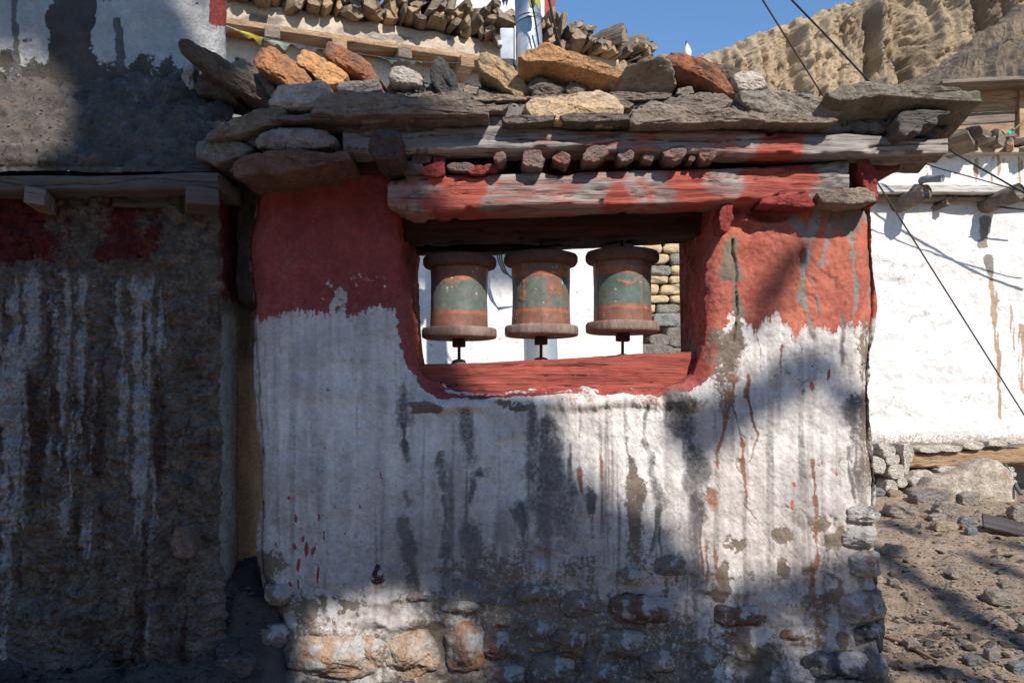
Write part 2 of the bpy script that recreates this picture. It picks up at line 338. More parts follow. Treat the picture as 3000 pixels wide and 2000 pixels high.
# ------------------------------------------------------------------ the ground
def gz(x, y):
    z = np.where(y < 3.5, np.maximum((y - 3.5) * .06, -.3), np.minimum(.02 + (y - 3.5) * .086, .39 + (y - 7.8) * .01))
    z = z + ss(-.85, -1.25, x) * ss(6, 4.5, y) * (.10 * ss(2.75, 3.5, y) + ss(2.5, 2.9, y) * (.13 * fbm(x * 4, y * 4, 0 * x, 4, 15, .6) + .10 * np.abs(fbm(x * 10, y * 10, 0 * x, 4, 16, .65))))
    z = z + .30 * ss(-1.42, -1.34, x) * ss(-.95, -1.05, x) * ss(3.36, 3.55, y) * ss(6, 4.5, y)
    near = ss(14, 8, np.abs(y)) * ss(9, 5, np.abs(x))
    z = z + near * (.05 * fbm(x * 1.3, y * 1.3, 0 * x, 3, 5) + .022 * fbm(x * 6, y * 6, 0 * x, 4, 6))
    fine = ss(-3.1, -2.9, x) * ss(4.6, 4.4, x) * ss(2.6, 2.8, y) * ss(8.6, 8.4, y)
    return z + fine * (.030 * np.abs(fbm(x * 9, y * 9, 0 * x, 4, 8, .6)) + .014 * np.maximum(0, fbm(x * 24, y * 24, 0 * x, 3, 12)))
xs = np.concatenate([-np.geomspace(900, 3.05, 26), np.arange(-3, 4.6, .024), np.geomspace(4.65, 900, 26)])
ys = np.concatenate([np.linspace(-300, -12, 10), np.linspace(-11, 2.6, 24), np.arange(2.63, 8.6, .027), np.geomspace(8.7, 1500, 26)])
GX, GY = np.meshgrid(xs, ys, indexing='ij'); GZ = gz(GX, GY)
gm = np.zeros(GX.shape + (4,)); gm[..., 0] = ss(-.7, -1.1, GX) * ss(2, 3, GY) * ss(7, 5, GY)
kind(obj('ground', mesh('ground', np.stack([GX, GY, GZ], -1).reshape(-1, 3), grid_faces(*GX.shape), {'m1': gm.reshape(-1, 4)}), M['ground']), 'structure')
def ground_hit(px, py):
    k = (HY - py) / F; kx = (px - CX) / F
    Y = np.arange(3.0, 12, .01); hit = np.nonzero(ZC + k * Y <= gz(kx * Y, Y))[0]
    if len(hit): Y = Y[hit[0]]; return np.array([kx * Y, Y, ZC + k * Y])
    return np.array([kx * 8, 8, ZC + k * 8])

# ------------------------------------------------------------------ the eroded hills
def hill(name, sky_line, Y0, Y1, mat, seed, amp, wl, base=420, slant=.25, rough=1.0):
    s = np.array(sky_line, float); n, m = 1000, 330
    px = np.linspace(s[0, 0], s[-1, 0], n)[:, None]; v = np.linspace(0, 1, m)[None, :] ** .6
    top = np.interp(px, s[:, 0], s[:, 1]); Y = Y0 + (Y1 - Y0) * v + 0 * px
    ztop = ZC + (HY - top) / F * Y1; zb = ZC + (HY - base) / F * Y0
    Z = zb + (ztop - zb) * v; X = (px - CX) / F * Y
    wrp = fbm(X / wl * .7, Z / wl * .3, 0 * X, 4, seed + 70)
    u = (X + Z * slant) / wl + .5 * wrp
    def rdg(f, zf, sd): return 1 - np.abs(vn(u * f, Z / wl * zf + .15 * wrp, 0 * X, sd)) * 1.9      # sharp ribs standing out of wide gullies
    depthv = (ss(1.02, .9, v) * .9 + .1) * (.45 + .85 * ss(-.3, .4, fbm(X / wl * .6, Z / wl * .2, 0 * X, 3, seed + 80)))
    D = amp * depthv * (rdg(1, .05, seed) * .75 + rdg(2.2, .10, seed + 4) * .55 + rdg(4.7, .22, seed + 5) * .34 + rdg(10, .6, seed + 6) * .16)
    D = D + amp * .13 * rough * fbm(X / wl * 3, Z / wl * 2, Y / wl, 6, seed + 9, .62)
    P = np.stack([X, Y - D, Z + .5 * rough * fbm(X / 3, Z / 3, 0 * X, 4, seed + 2)], -1)
    m1 = np.zeros(P.shape[:2] + (4,)); m1[..., 0] = ss(-.1, .5, fbm(X / wl * 1.2, Z / wl * .8, 0 * X, 4, seed + 40))
    back = P[:, -1:].copy(); back[..., 1] += 60; back[..., 2] -= 30
    P = np.concatenate([P, back], 1); m1 = np.concatenate([m1, m1[:, -1:]], 1)
    return kind(obj(name, mesh(name, P.reshape(-1, 3), grid_faces(n, m + 1), {'m1': m1.reshape(-1, 4)}), mat), 'structure')
M['cliff'] = mk('cliff', (.50, .38, .25), (.40, .30, .20), .06, var=.24, ov=16, bump=((.5, .8, 1.6), (2.2, .8, .7)), layers=[('m1', 0, (.36, .27, .17), (.27, .205, .14), 1.4, .3)], rag=.6)
M['scree'] = mk('scree', (.27, .205, .14), (.17, .135, .10), .10, var=.3, ov=10, bump=((.7, .8, 1.2), (3, .8, .4)), layers=[('m1', 0, (.30, .225, .15), (.25, .19, .13), 1.6)], rag=.7)
hill('cliff_hill', [(-600, 700), (600, 560), (1400, 400), (1700, 310), (1900, 235), (1980, 195), (2050, 165), (2150, 130), (2230, 95), (2340, 60), (2440, 20), (2510, -2), (2700, -100), (3000, -250), (3500, -420)], 196, 236, M['cliff'], 3, 12.5, 11, slant=-.1, base=960, rough=2.6)
hill('scree_hill', [(2420, 380), (2540, 300), (2620, 262), (2700, 215), (2790, 150), (2880, 100), (2960, 40), (3100, -50), (3600, -350)], 88, 128, M['scree'], 11, 2.4, 6, base=760, slant=-.9, rough=3.5)

# ------------------------------------------------------------------ white house behind the shrine (its front runs away to the right)
H0, HD, HN = np.array([-1.8, 7.0]), np.array([.944, .330]), np.array([.330, -.944])
def HW(a, n, z):
    a, n, z = np.broadcast_arrays(a, n, z)
    return np.stack([H0[0] + a * HD[0] + n * HN[0], H0[1] + a * HD[1] + n * HN[1], z], -1)
def hbox(a0, a1, n0, n1, z0, z1, amp=.004, seed=0, step=.05, edge=.008):      # squared timber along the house
    me = rough_box(a0, a1, -n1, -n0, z0, z1, step, amp, seed, edge, (.3, 1, 1))
    co = np.array([v.co[:] for v in me.vertices]); w = HW(co[:, 0], -co[:, 1], co[:, 2]); me.vertices.foreach_set('co', w.astype(np.float32).ravel()); me.update(); return me
house = thing('white_house', 'tall whitewashed house with a timber eave and firewood on its parapet, behind the shrine', 'house', (*HW(1.2, 0, .8)[:2], .8))
A, Z = np.meshgrid(np.arange(-2.6, 3.34, .035), np.arange(.2, 4.5, .035), indexing='ij')
nn = .018 * fbm(A * 1.5, Z * 1.5, 0 * A, 4, 50) + .006 * fbm(A * 9, Z * 9, 0 * A, 3, 51); P = HW(A, nn, Z)
m1 = np.zeros(A.shape + (4,)); m1[..., 0] = .55 * ss(.30, .55, fbm(A * 9, Z * .9, 0 * A, 4, 52)) * ss(1.5, 4.2, Z); m1[..., 1] = .8 * ss(.9, .55, Z + .1 * fbm(A * 5, Z * 5, 0 * A, 3, 3))
side = P[-1:].repeat(12, 0)
for k in range(12): side[k, :, :2] = P[-1, :, :2] - HN * .25 * (k + 1)
P = np.concatenate([P, side], 0); m1 = np.concatenate([m1, m1[-1:].repeat(12, 0)], 0)
obj('wall', mesh('wall', P.reshape(-1, 3), grid_faces(*P.shape[:2]), {'m1': m1.reshape(-1, 4)}), M['housewhite'], house)
obj('eave_beam', hbox(-2.6, 3.38, .20, .285, 4.372, 4.424, .006, 3), M['tanwood'], house)
obj('soffit_board', hbox(-2.6, 3.36, .0, .198, 4.378, 4.405, .003, 4), M['orangewood'], house)
for k, a in enumerate((-1.45, -.86, -.31, .24, .80, 1.36, 1.92, 2.48, 3.02)):
    obj('rafter', hbox(a - .062, a + .062, .02, .33 + .02 * (k % 3), 4.275 - .01 * (k % 2), 4.371, .005, 60 + k), M['tanwood'] if k % 2 else M['oldwood'], house)
A, Z = np.meshgrid(np.arange(-2.6, 3.36, .03), np.linspace(4.426, 4.62, 12), indexing='ij')
n_ = .21 + .045 * fbm(A * 4, Z * 6, 0 * A, 4, 71) - .02 * (Z - 4.42) / .2; top = Z[:, -1:] + .03 * fbm(A[:, -1:] * 5, 0 * A[:, -1:], 0 * A[:, -1:], 3, 9)
Z = 4.426 + (Z - 4.426) / (.194) * (top - 4.426); P = HW(A, n_, Z); P2 = HW(A[:, -1:], np.full_like(A[:, -1:], -.5), top - .02); P = np.concatenate([P, P2], 1)
m1 = np.zeros(P.shape[:2] + (4,)); m1[..., 0] = ss(.15, .4, fbm(P[..., 0] * 5, P[..., 1] * 5, P[..., 2] * 12, 3, 77))
obj('parapet', mesh('parapet', P.reshape(-1, 3), grid_faces(*P.shape[:2]), {'m1': m1.reshape(-1, 4)}), M['cream'], house)
# firewood
def log_mesh(seed, L=.46, r=.055):
    g = np.random.default_rng(seed); k = int(g.integers(3, 6)); th = np.sort(g.random(k) * .6 + np.arange(k)) / k * 2 * math.pi
    if seed % 3 == 0: th = np.linspace(0, math.pi * (1 + .3 * g.random()), k)         # split half-round
    c = np.stack([np.cos(th) * (1 + .5 * g.random()), np.sin(th)], 1) * r * (.65 + .75 * g.random((k, 1))); c -= c.mean(0)
    c = resample(c, 14, True); n = 7; ys = np.linspace(-L / 2, L / 2, n); V = []
    bend = (g.random(2) - .5) * .05
    for i, y in enumerate(ys):
        s = 1 - .08 * (i in (0, n - 1)); q = c * s * (1 + .10 * (g.random((14, 1)) - .5)); q = q + bend * ((y / L) ** 2) * 4
        dy = (g.random(14) - .5) * (.03 if i in (0, n - 1) else 0)
        V += [(a, y + d, b) for (a, b), d in zip(q, dy)]
    f = [list(q) for q in grid_faces(n, 14, False, True)] + [list(range(14)), list(range((n - 1) * 14, n * 14))[::-1]]
    me = pymesh('log', V, f, False); bm = bmesh.new(); bm.from_mesh(me); bmesh.ops.recalc_face_normals(bm, faces=bm.faces); bm.to_mesh(me); bm.free(); return me
FW = [mk('firewood%d' % k, a, b, 9, stretch=(2.5, .5, 2.5), var=.35, bump=((18, .6, .012), (80, .5, .004))) for k, (a, b) in enumerate(
    [((.33, .25, .175), (.20, .15, .11)), ((.26, .205, .15), (.15, .12, .095)), ((.43, .30, .185), (.27, .185, .12)), ((.23, .185, .15), (.15, .12, .10))])]
LOGS = []
for k in range(14):
    me = log_mesh(k, .34 + .03 * (k % 6), .040 + .0055 * (k % 5)); me.materials.append(FW[k % 4]); LOGS.append(me)
g = np.random.default_rng(5); hang = math.atan2(HD[1], HD[0])
def put_log(p, rz, ry, label, group, sc=1.):
    o = bpy.data.objects.new('firewood_log', LOGS[int(g.integers(14))]); COL.objects.link(o)
    o.location = tuple(p); o.rotation_euler = (g.normal() * .10, ry, rz); o.scale = (sc, .85 + .5 * g.random(), sc * (.6 + .4 * g.random()))
    tag(o, label, 'firewood', group)
LB = 'split firewood log stacked on the parapet of the tall white house'
hgt = lambda a: 3 + (a > .9) * .4 + .9 * math.sin(a * 2.1 + 1)
a = -1.1
for row in range(4):
    a = -1.15 + .05 * (row % 2)
    while a < 3.35:
        top_rows = 3.3 if a < 2.2 else 3.3 - (a - 2.2) * 1.2
        if row < top_rows + g.normal() * .45:
            put_log(HW(a, .13 + g.normal() * .035, 4.655 + row * .066 + g.normal() * .014), hang + g.normal() * .24, g.random() * 6.3, LB, 'firewood on the tall white house', .9 + .35 * g.random())
        a += .082 + .028 * g.random()
me = rough_box(-.45, .45, -.05, .05, -.02, .02, .04, .004, 3); o = obj('plank', me, M['oldwood'], None, HW(3.5, .1, 4.69)); o.rotation_euler = (0, -.02, hang + .1)
tag(o, 'weathered grey plank jutting from the end of the firewood stack', 'plank')

# tower block behind that house
tw = thing('white_tower', 'whitewashed tower wall with dull red painted corners, behind the firewood', 'building', (-.4, 10.5, .9))
X, Z = np.meshgrid(np.arange(-1.62, .545, .04), np.arange(.9, 8.2, .05), indexing='ij'); Y = 10 + .015 * fbm(X * 2, Z * 2, 0 * X, 3, 90)
m1 = np.zeros(X.shape + (4,)); m1[..., 2] = np.maximum(ss(-1.42, -1.45, X), ss(.40, .43, X)); m1[..., 0] = .7 * ss(.25, .5, fbm(X * 6, Z * .8, 0 * X, 4, 91))
obj('wall', mesh('wall', np.stack([X, Y, Z], -1).reshape(-1, 3), grid_faces(*X.shape), {'m1': m1.reshape(-1, 4)}), M['housewhite'], tw)
m2 = np.zeros((4, 4)); m2[:, 2] = 1
obj('side_wall', mesh('side', [(.54, 10, .9), (.54, 12, .9), (.54, 12, 8.2), (.54, 10, 8.2)], np.array([[0, 1, 2, 3]]), {'m1': m2}), M['housewhite'], tw)

# ------------------------------------------------------------------ low white house to the right
YH = 8.0
lh = thing('low_white_house', 'low whitewashed house with round log ends and drip stains, above the rubble slope', 'house', W(2800, 1380, YH))
PXg, PYg = np.meshgrid(np.arange(2430, 3260, 5.0), np.arange(455, 1420, 7.0), indexing='ij'); X, Z = (PXg - CX) / F * YH, ZC + (HY - PYg) / F * YH
Y = YH + .035 * fbm(X * 1.3, Z * 1.3, 0 * X, 3, 100) + .016 * fbm(X * 3, Z * 9, 0 * X, 4, 101) + .006 * fbm(X * 16, Z * 16, 0 * X, 3, 102)
m1 = np.zeros(X.shape + (4,)); wx = PXg + 10 * fbm(X * 6, Z * 6, 0 * X, 3, 103)
def drip(pts, w):
    d, t = seg_dist(wx, PYg, pts); return ss(1.0, .55, d / (w * (1.1 - .5 * t)))
fl = ss(-.35, .1, fbm(X * 45, Z * 2.2, 0 * X, 3, 105))
mudp = np.maximum.reduce([drip([(2890, 650), (2884, 705)], 24), drip([(2876, 715), (2892, 720)], 16), drip([(2895, 760), (2905, 800)], 19)])
br = np.maximum.reduce([drip([(2900, 800), (2912, 880), (2925, 1000)], 15), drip([(2921, 990), (2928, 1250)], 9), drip([(2962, 900), (2972, 1020)], 11), drip([(2990, 960), (2996, 1150)], 14), drip([(2715, 490), (2712, 530)], 9), drip([(2860, 470), (2866, 530)], 10), drip([(2920, 470), (2915, 530)], 24), drip([(2985, 470), (2990, 530)], 12)])
m1[..., 1] = np.maximum(np.maximum(mudp, .5 * ss(.45, .6, fbm(X * 7, Z * 7, 0 * X, 4, 107)) * ss(560, 620, PYg) * ss(760, 640, PYg)), .9 * ss(1285, 1300, PYg + 8 * fbm(X * 9, Z * 9, 0 * X, 3, 9)))
m1[..., 0] = np.maximum.reduce([br * fl * .8, .5 * ss(1225, 1290, PYg + 14 * fbm(X * 5, Z * 5, 0 * X, 3, 19)), .40 * ss(.2, .6, fbm(X * 14, Z * 1.1, 0 * X, 4, 108)) * ss(1300, 600, PYg), .38 * ss(.3, .6, fbm(X * 3, Z * 5, 0 * X, 5, 109))])
obj('wall', mesh('wall', np.stack([X, Y, Z], -1).reshape(-1, 3), grid_faces(*X.shape), {'m1': m1.reshape(-1, 4)}), M['housewhite'], lh)
wp = W(2430, 455, YH); obj('side_wall', rough_box(wp[0] + .003, wp[0] + .3, 8.06, 11, .15, wp[2] - .01, .12, .015, 4, .03), M['housewhite'], lh); obj('roof_deck', rough_box(wp[0], W(3260, 0, YH)[0], 7.9, 11, wp[2] - .005, wp[2] + .05, .3, .01, 2), M['cream'], lh)
beam('ledge_plank', [(2430, 535), (2600, 538), (3260, 540)], [(2430, 562), (2600, 564), (3260, 566)], 7.82, .2, M['whitewood'], lh, 110, .004, .03)
beam('ledge_pole', [(2430, 567), (2700, 569), (3260, 566)], [(2430, 590), (2700, 588), (3260, 586)], 7.9, .12, M['oldwood'], lh, 111, .01, .03, edge=.03)
for k, (px, py, r, L) in enumerate([(2648, 588, .082, .34), (2908, 588, .086, .36), (2745, 602, .028, .12), (3160, 588, .08, .3)]):
    p0, p1 = W(px - 25, py + 14, YH) + np.array([0, .1, 0]), W(px, py, YH) + np.array([.05, -L, .0])
    v, f = tube([p0, p0 * .5 + p1 * .5, p1 + (p0 - p1) * .06, p1], [r * .96, r, r * 1.03, r * .88], 14); me = pymesh('log_end', v + .006 * RNG.normal(size=v.shape), f)
    obj('log_end', me, M['oldwood'], lh)
v, f = tube([W(2700, 530, 7.86), W(2702, 527, 7.66), W(2725, 524, 7.6), W(2762, 523, 7.5)], .034, 12); obj('drain_pipe', pymesh('pipe', v, f), flat('pipegrey', (.24, .26, .27), .5), lh)
beam('base_timber', [(2640, 1332), (2800, 1322), (3260, 1296)], [(2640, 1372), (2800, 1368), (3260, 1350)], 7.72, .2, M['tanwood'], lh, 120, .01, .03, edge=.025)
WS = stone_mat((.62, .57, .49), (.42, .36, .29))
for k, (cx, cy, w, h) in enumerate([(2590, 1322, 40, 36), (2600, 1345, 44, 30), (2645, 1325, 30, 60), (2612, 1378, 52, 44), (2640, 1355, 16, 70), (2598, 1425, 36, 46), (2628, 1410, 34, 26), (2688, 1402, 76, 52), (2710, 1315, 60, 20), (2770, 1312, 70, 18),
                                    (2835, 1302, 60, 26), (2905, 1296, 60, 18), (2960, 1290, 70, 18), (2760, 1374, 60, 26), (2575, 1305, 30, 22), (2940, 1372, 24, 14), (2948, 1386, 20, 14), (2560, 1360, 40, 50), (2940, 1452, 22, 34)]):
    stone('stone', ell(cx, cy, w, h, 300 + k), 7.78, .22, WS, lh, seed=300 + k, rough=.035, N=28)
stone('plaster_mound', [(2640, 1500), (2650, 1440), (2700, 1395), (2790, 1372), (2870, 1346), (2915, 1355), (2935, 1400), (2950, 1480), (2950, 1530), (2640, 1530)], 7.7, .5, stone_mat((.55, .47, .38), (.33, .265, .2)), lh, seed=9, rough=.03, bulge=.6)
LB2 = 'weathered firewood branch lying along the roof edge of the low white house'
for k in range(20):
    px = 2560 + k * 33 + g.random() * 14; p = W(px, 436 - 14 * (k % 3) - g.random() * 8, 7.95)
    put_log(p, g.normal() * .5 + (1.2 if k % 2 else .35), g.random() * 6, LB2, 'branches on the low white house', .9 + .5 * g.random())
# plank shed on that roof
sh = thing('plank_shed', 'unpainted plank shed with a flat lid standing on the low white house', 'shed', W(2890, 430, 8.9))
for k, (t0, t1, b0, b1) in enumerate([(272, 258, 330, 322), (333, 325, 368, 355), (371, 358, 400, 392), (403, 395, 440, 436)]):
    beam('plank', [(2775 + 3 * k, t0), (2990, t1)], [(2775 + 3 * k, b0), (2990, b1)], 8.9 + .006 * k, .03, M['tanwood'] if k % 2 == 0 else M['oldwood'], sh, 130 + k, .003, .03, edge=.006)
for k in range(3): beam('plank', [(3012, 262 + 60 * k), (3260, 240 + 60 * k)], [(3012, 318 + 60 * k), (3260, 296 + 60 * k)], 8.93, .03, M['oldwood'], sh, 140 + k, .003, .05, edge=.006)
beam('corner_post', [(2987, 250), (3012, 248)], [(2987, 445), (3012, 445)], 8.86, .08, M['orangewood'], sh, 145, .003, .02, edge=.006)
me = rough_box(W(2748, 0, 8.7)[0], W(3300, 0, 8.7)[0], 8.6, 9.6, -.02, .02, .1, .004, 8); o = obj('lid', me, M['oldwood'], sh, (0, 0, W(0, 258, 8.7)[2]))
o.rotation_euler = (0, -.05, 0); o.location.z -= W(2748, 0, 8.7)[0] * .05 - .03
o = stone('roof_stone', ell(2880, 244, 60, 16, 4), 8.75, .2, stone_mat(GREY), None, 'flat grey stone weighing down the lid of the plank shed', 'stone', None, seed=5, N=28)
hose = [W(3010, 345, 8.4), W(2960, 390, 8.5), W(2915, 425, 8.55), W(2895, 432, 8.6)]
hs_ = thing('hose', 'yellow green hose with a turquoise joint hanging beside the plank shed', 'hose', hose[-1])
v, f = tube(resample(hose, 12), .009, 7); obj('tube', pymesh('tube', v, f), flat('hosegreen', (.36, .42, .14), .5), hs_)
v, f = tube([W(2955, 392, 8.495), W(2968, 380, 8.48)], .02, 8); obj('joint', pymesh('joint', v, f), flat('turq', (.05, .45, .42), .4), hs_)

# ------------------------------------------------------------------ yellow stone wall, seen through the opening
sw = thing('rubble_wall', 'dry yellow stone wall seen through the opening beside the third wheel', 'wall', W(1960, 1020, 9.4))
obj('core', rough_box(W(1855, 0, 9.5)[0], W(2150, 0, 9.5)[0], 9.5, 9.9, .5, W(0, 640, 9.5)[2], .12, .02, 3), M['mortar'], sw)
yy = 940.0; k = 0
while yy > 640:
    hh = 16 + 20 * g.random(); xx = 1868 + 10 * g.random()
    while xx < 2110:
        ww = 40 + 50 * g.random()
        stone('stone', ell(xx + ww / 2, yy - hh / 2, ww - 2.5, hh - 2, 400 + k, 12, 4.5), 9.42 + .03 * g.random(), .22, M['limestone'] if k % 5 else stone_mat((.33, .31, .28)), sw, seed=400 + k, rough=.03, N=24, round_=.3); xx += ww; k += 1
    yy -= hh
stone('ledge_slab', [(1900, 960), (1905, 925), (1990, 922), (2090, 940), (2090, 965)], 9.2, .5, stone_mat((.32, .31, .30)), sw, seed=8)
for k, (cx, cy, w, h) in enumerate([(1975, 990, 60, 60), (1925, 1000, 60, 40), (1900, 1030, 90, 40), (1990, 1040, 80, 40), (1945, 1030, 50, 30)]): stone('stone', ell(cx, cy, w, h, 480 + k), 8.9, .3, stone_mat((.26, .23, .20)), sw, seed=480 + k, N=28)
beam('door_post', [(1846, 690), (1866, 690)], [(1846, 1060), (1866, 1060)], 9.1, .15, M['orangewood'], sw, 160, .004, .02)
obj('door_gap', rough_box(W(1815, 0, 9.3)[0], W(1846, 0, 9.3)[0], 9.35, 9.5, .6, W(0, 640, 9.3)[2], .2, .003, 3), flat('gapgrey', (.20, .20, .22)), sw)

# ------------------------------------------------------------------ steel pole with its box, wires and flags
pl = thing('steel_pole', 'galvanised steel utility pole standing behind the shrine', 'pole', W(1592, 1530, 5.6))
v, f = tube(resample([W(1603, 1540, 5.6), W(1584, 1025, 5.6), W(1549, 100, 5.6), W(1541, -120, 5.6)], 24), np.linspace(.132, .087, 24), 32); obj('shaft', pymesh('shaft', v, f), M['metal'], pl)
th = np.linspace(0, 2 * math.pi, 30); c = W(1550, 68, 5.6)
for k, dz in enumerate((0, .012)):
    v, f = tube([(c[0] + .0965 * math.cos(t), c[1] + .0965 * math.sin(t), c[2] + dz + .02 * math.cos(t + k)) for t in th], .0022, 6, False); obj('wire_band', pymesh('band', v, f), M['cable'], pl)
v, f = tube(resample([W(1591, 60, 5.46), W(1560, 92, 5.45), W(1552, 105, 5.45), W(1556, 130, 5.45), W(1561, 148, 5.45)], 14), .002, 6); obj('loose_wire', pymesh('wire', v, f), M['cable'], pl)
v, f = tube(resample([W(1548, -40, 5.35), W(1568, 60, 5.42), W(1583, 165, 5.45)], 12), .006, 6); obj('dark_strap', pymesh('wire', v, f), M['cable'], pl)
v, f = tube(resample([W(1506, 100, 5.55), W(1508, 205, 5.55)], 4), .009, 6); obj('box_cable', pymesh('wire', v, f), M['cable'], pl)
bx = thing('junction_box', 'pale grey plastic meter box strapped to the steel pole', 'box', W(1485, 190, 5.55))
cc = W(1485, 143, 5.55); obj('case', rough_box(cc[0] - .048, cc[0] + .05, 5.47, 5.62, cc[2] - .11, cc[2] + .11, .03, .001, 3, .014), flat('boxgrey', (.50, .53, .56), .45), bx)
obj('lid', rough_box(cc[0] + .052, cc[0] + .062, 5.46, 5.63, cc[2] - .118, cc[2] + .118, .05, .0005, 3, .004), flat('boxlid', (.62, .64, .66), .45), bx)
obj('latch', rough_box(cc[0] - .062, cc[0] - .03, 5.45, 5.475, cc[2] - .02, cc[2] + .015, .02, .002, 3, .008), flat('latch', (.6, .6, .6)), bx)
def cloth(name, pts, Y, mat, label=None, cat='flag', group=None, seed=0, amp=.02):
    p = np.array([[(x - CX) / F * Y, ZC + (HY - y) / F * Y] for x, y in pts]); n, m = 14, 8        # corners: top-left, top-right, bottom-right, bottom-left
    u, v_ = np.meshgrid(np.linspace(0, 1, n), np.linspace(0, 1, m), indexing='ij')
    q = (p[0] * ((1 - u) * (1 - v_))[..., None] + p[1] * (u * (1 - v_))[..., None] + p[2] * (u * v_)[..., None] + p[3] * ((1 - u) * v_)[..., None])
    y = Y + amp * np.sin(u * 7 + seed) * (.3 + v_) + amp * .6 * fbm(u * 3, v_ * 3, 0 * u, 3, seed); q[..., 1] += .01 * np.sin(u * 11 + seed) * v_
    P = np.stack([q[..., 0], y, q[..., 1]], -1); Pb = P.copy(); Pb[..., 1] += .0015
    V = np.concatenate([P.reshape(-1, 3), Pb.reshape(-1, 3)]); fa = grid_faces(n, m); fs = np.concatenate([fa, fa[:, ::-1] + n * m])
    o = obj(name, mesh(name, V - V.mean(0), fs), mat, None, V.mean(0)); return tag(o, label, cat, group) if label else o
YEL, PGR, PNK, PUR = flat('yel', (.72, .52, .08)), flat('pgr', (.60, .64, .42)), flat('pnk', (.62, .36, .30)), flat('pur', (.30, .24, .55))
cloth('prayer_flag', [(676, 80), (770, 110), (762, 126), (715, 106)], 6.35, YEL, 'bright yellow prayer flag pulled tight below the timber eave', seed=1)
cloth('prayer_flag', [(772, 115), (852, 128), (838, 143), (795, 131)], 6.4, PGR, 'pale green prayer flag hanging on the string between the yellow and pink ones', seed=2)
cloth('prayer_flag', [(852, 127), (935, 141), (925, 157), (870, 140)], 6.45, PNK, 'faded pink prayer flag with a red hem below the timber eave', seed=3)
cloth('prayer_flag', [(1102, 165), (1165, 178), (1160, 190), (1125, 173)], 6.5, PGR, 'torn pale yellow prayer flag hanging below a rafter end by the dark shard', seed=4)
cloth('prayer_flag', [(1172, 173), (1240, 182), (1235, 187), (1180, 180)], 6.5, PGR, 'thin curled cream prayer flag rag just beyond the torn pale yellow one', seed=5)
cloth('prayer_flag', [(1470, -25), (1497, -25), (1483, 14), (1471, 9)], 5.5, PUR, 'purple prayer flag tip hanging beside the steel pole', seed=6)
cloth('prayer_flag', [(1545, -30), (1584, -30), (1581, 18), (1553, 22)], 5.38, flat('oliv', (.42, .38, .10)), 'olive yellow prayer flag tied round the steel pole', seed=7)
def wire(pts, r, mat, label, cat='cable'):
    p = resample(pts, 24); c = p.mean(0); v, f = tube(p - c, r, 7); return tag(obj(cat, pymesh(cat, v, f), mat, None, c), label, cat)
wire([W(625, 60, 6.3), W(676, 82, 6.34), W(770, 112, 6.39), W(852, 128, 6.42), W(935, 143, 6.47), W(1040, 157, 6.49), W(1102, 165, 6.5), W(1240, 183, 6.52), W(1345, 185, 6.6)], .0025, flat('string', (.5, .48, .45)), 'thin white string carrying the small prayer flags under the eave', 'string')
wire([W(1604, -20, 5.3), W(1626, 80, 5.32), W(1648, 160, 5.35), W(1665, 235, 5.4)], .008, M['cable'], 'black cable slanting down just beside the steel pole')
wire([W(2215, -30, 4.6), W(2410, 280, 4.9), W(2578, 547, 5.2), W(2780, 866, 5.5), W(3005, 1222, 5.9), W(3150, 1455, 6.1)], .0052, M['rustcable'], 'rusty brown guy wire running from the sky down past the shrine to the ground')
wire([W(2290, -30, 7.0), W(2440, 125, 7.2), W(2569, 264, 7.3), W(2690, 370, 7.4), W(2784, 442, 7.4), W(3000, 566, 7.4), W(3200, 660, 7.4)], .009, M['cable'], 'thick black cable sagging across the sky behind the roof slab')
wire([W(2690, 472, 7.45), W(2742, 491, 7.45), W(2860, 523, 7.42), W(2976, 556, 7.4), W(3200, 620, 7.4)], .006, M['cable'], 'thin black cable joining the thick one before the low white house')
wire([W(2920, 606, 7.75), W(2960, 610, 7.75), W(3040, 618, 7.75)], .008, M['cable'], 'short black cable leaving the second log end of the low white house')
for k in range(3):
    wire([W(1455 + 6 * k, 690, 7.3), W(1458 + 6 * k, 760, 7.3), W(1473 + 5 * k, 796, 7.3), W(1500, 812 + 2 * k, 7.3), W(1545, 800, 7.32)], .007, M['cable'], 'black cable looped in a bundle on the white wall between two wheels')['group'] = 'looped cable bundle'
fp = thing('flag_pole', 'thin stick wrapped in white cloth against the cliff', 'flag', W(2012, 175, 7.0))
v, f = tube([W(2010, 230, 7), W(2010, 121, 7)], .005, 6); obj('stick', pymesh('stick', v, f), M['rustcable'], fp)
v, f = lathe([(.012, 0), (.032, .03), (.036, .07), (.02, .12), (.006, .15)], 12, W(2012, 178, 7), .4, 3); obj('wrap', pymesh('wrap', v, f), flat('clothwhite', (.72, .71, .70)), fp)
# ------------------------------------------------------------------ the shrine: plastered wall round an opening
Y0 = 3.5
shrine = thing('wheel_shrine', 'small plastered shrine wall, red above and whitewashed below, holding three wheels in its opening', 'shrine', (.3, 3.75, 0))
def q2(pts, Y): p = np.array(pts, float); return np.stack([(p[:, 0] - CX) / F * Y, ZC + (HY - p[:, 1]) / F * Y], 1)
outer = [(1500, 470), (2100, 462), (2440, 455), (2500, 462), (2540, 490), (2552, 560), (2556, 640), (2562, 760), (2574, 880), (2568, 960), (2556, 1040), (2552, 1130), (2556, 1220), (2560, 1320), (2572, 1420), (2570, 1500), (2566, 1600), (2575, 1700), (2590, 1800), (2585, 1900), (2600, 2000), (2610, 2150),
         (2000, 2170), (1400, 2170), (850, 2150), (825, 2000), (800, 1850), (775, 1750), (752, 1640), (752, 1560), (766, 1450), (765, 1330), (750, 1250), (742, 1100), (738, 950), (735, 850), (722, 740), (724, 690), (745, 620), (752, 540), (770, 500), (900, 490), (1150, 480)]
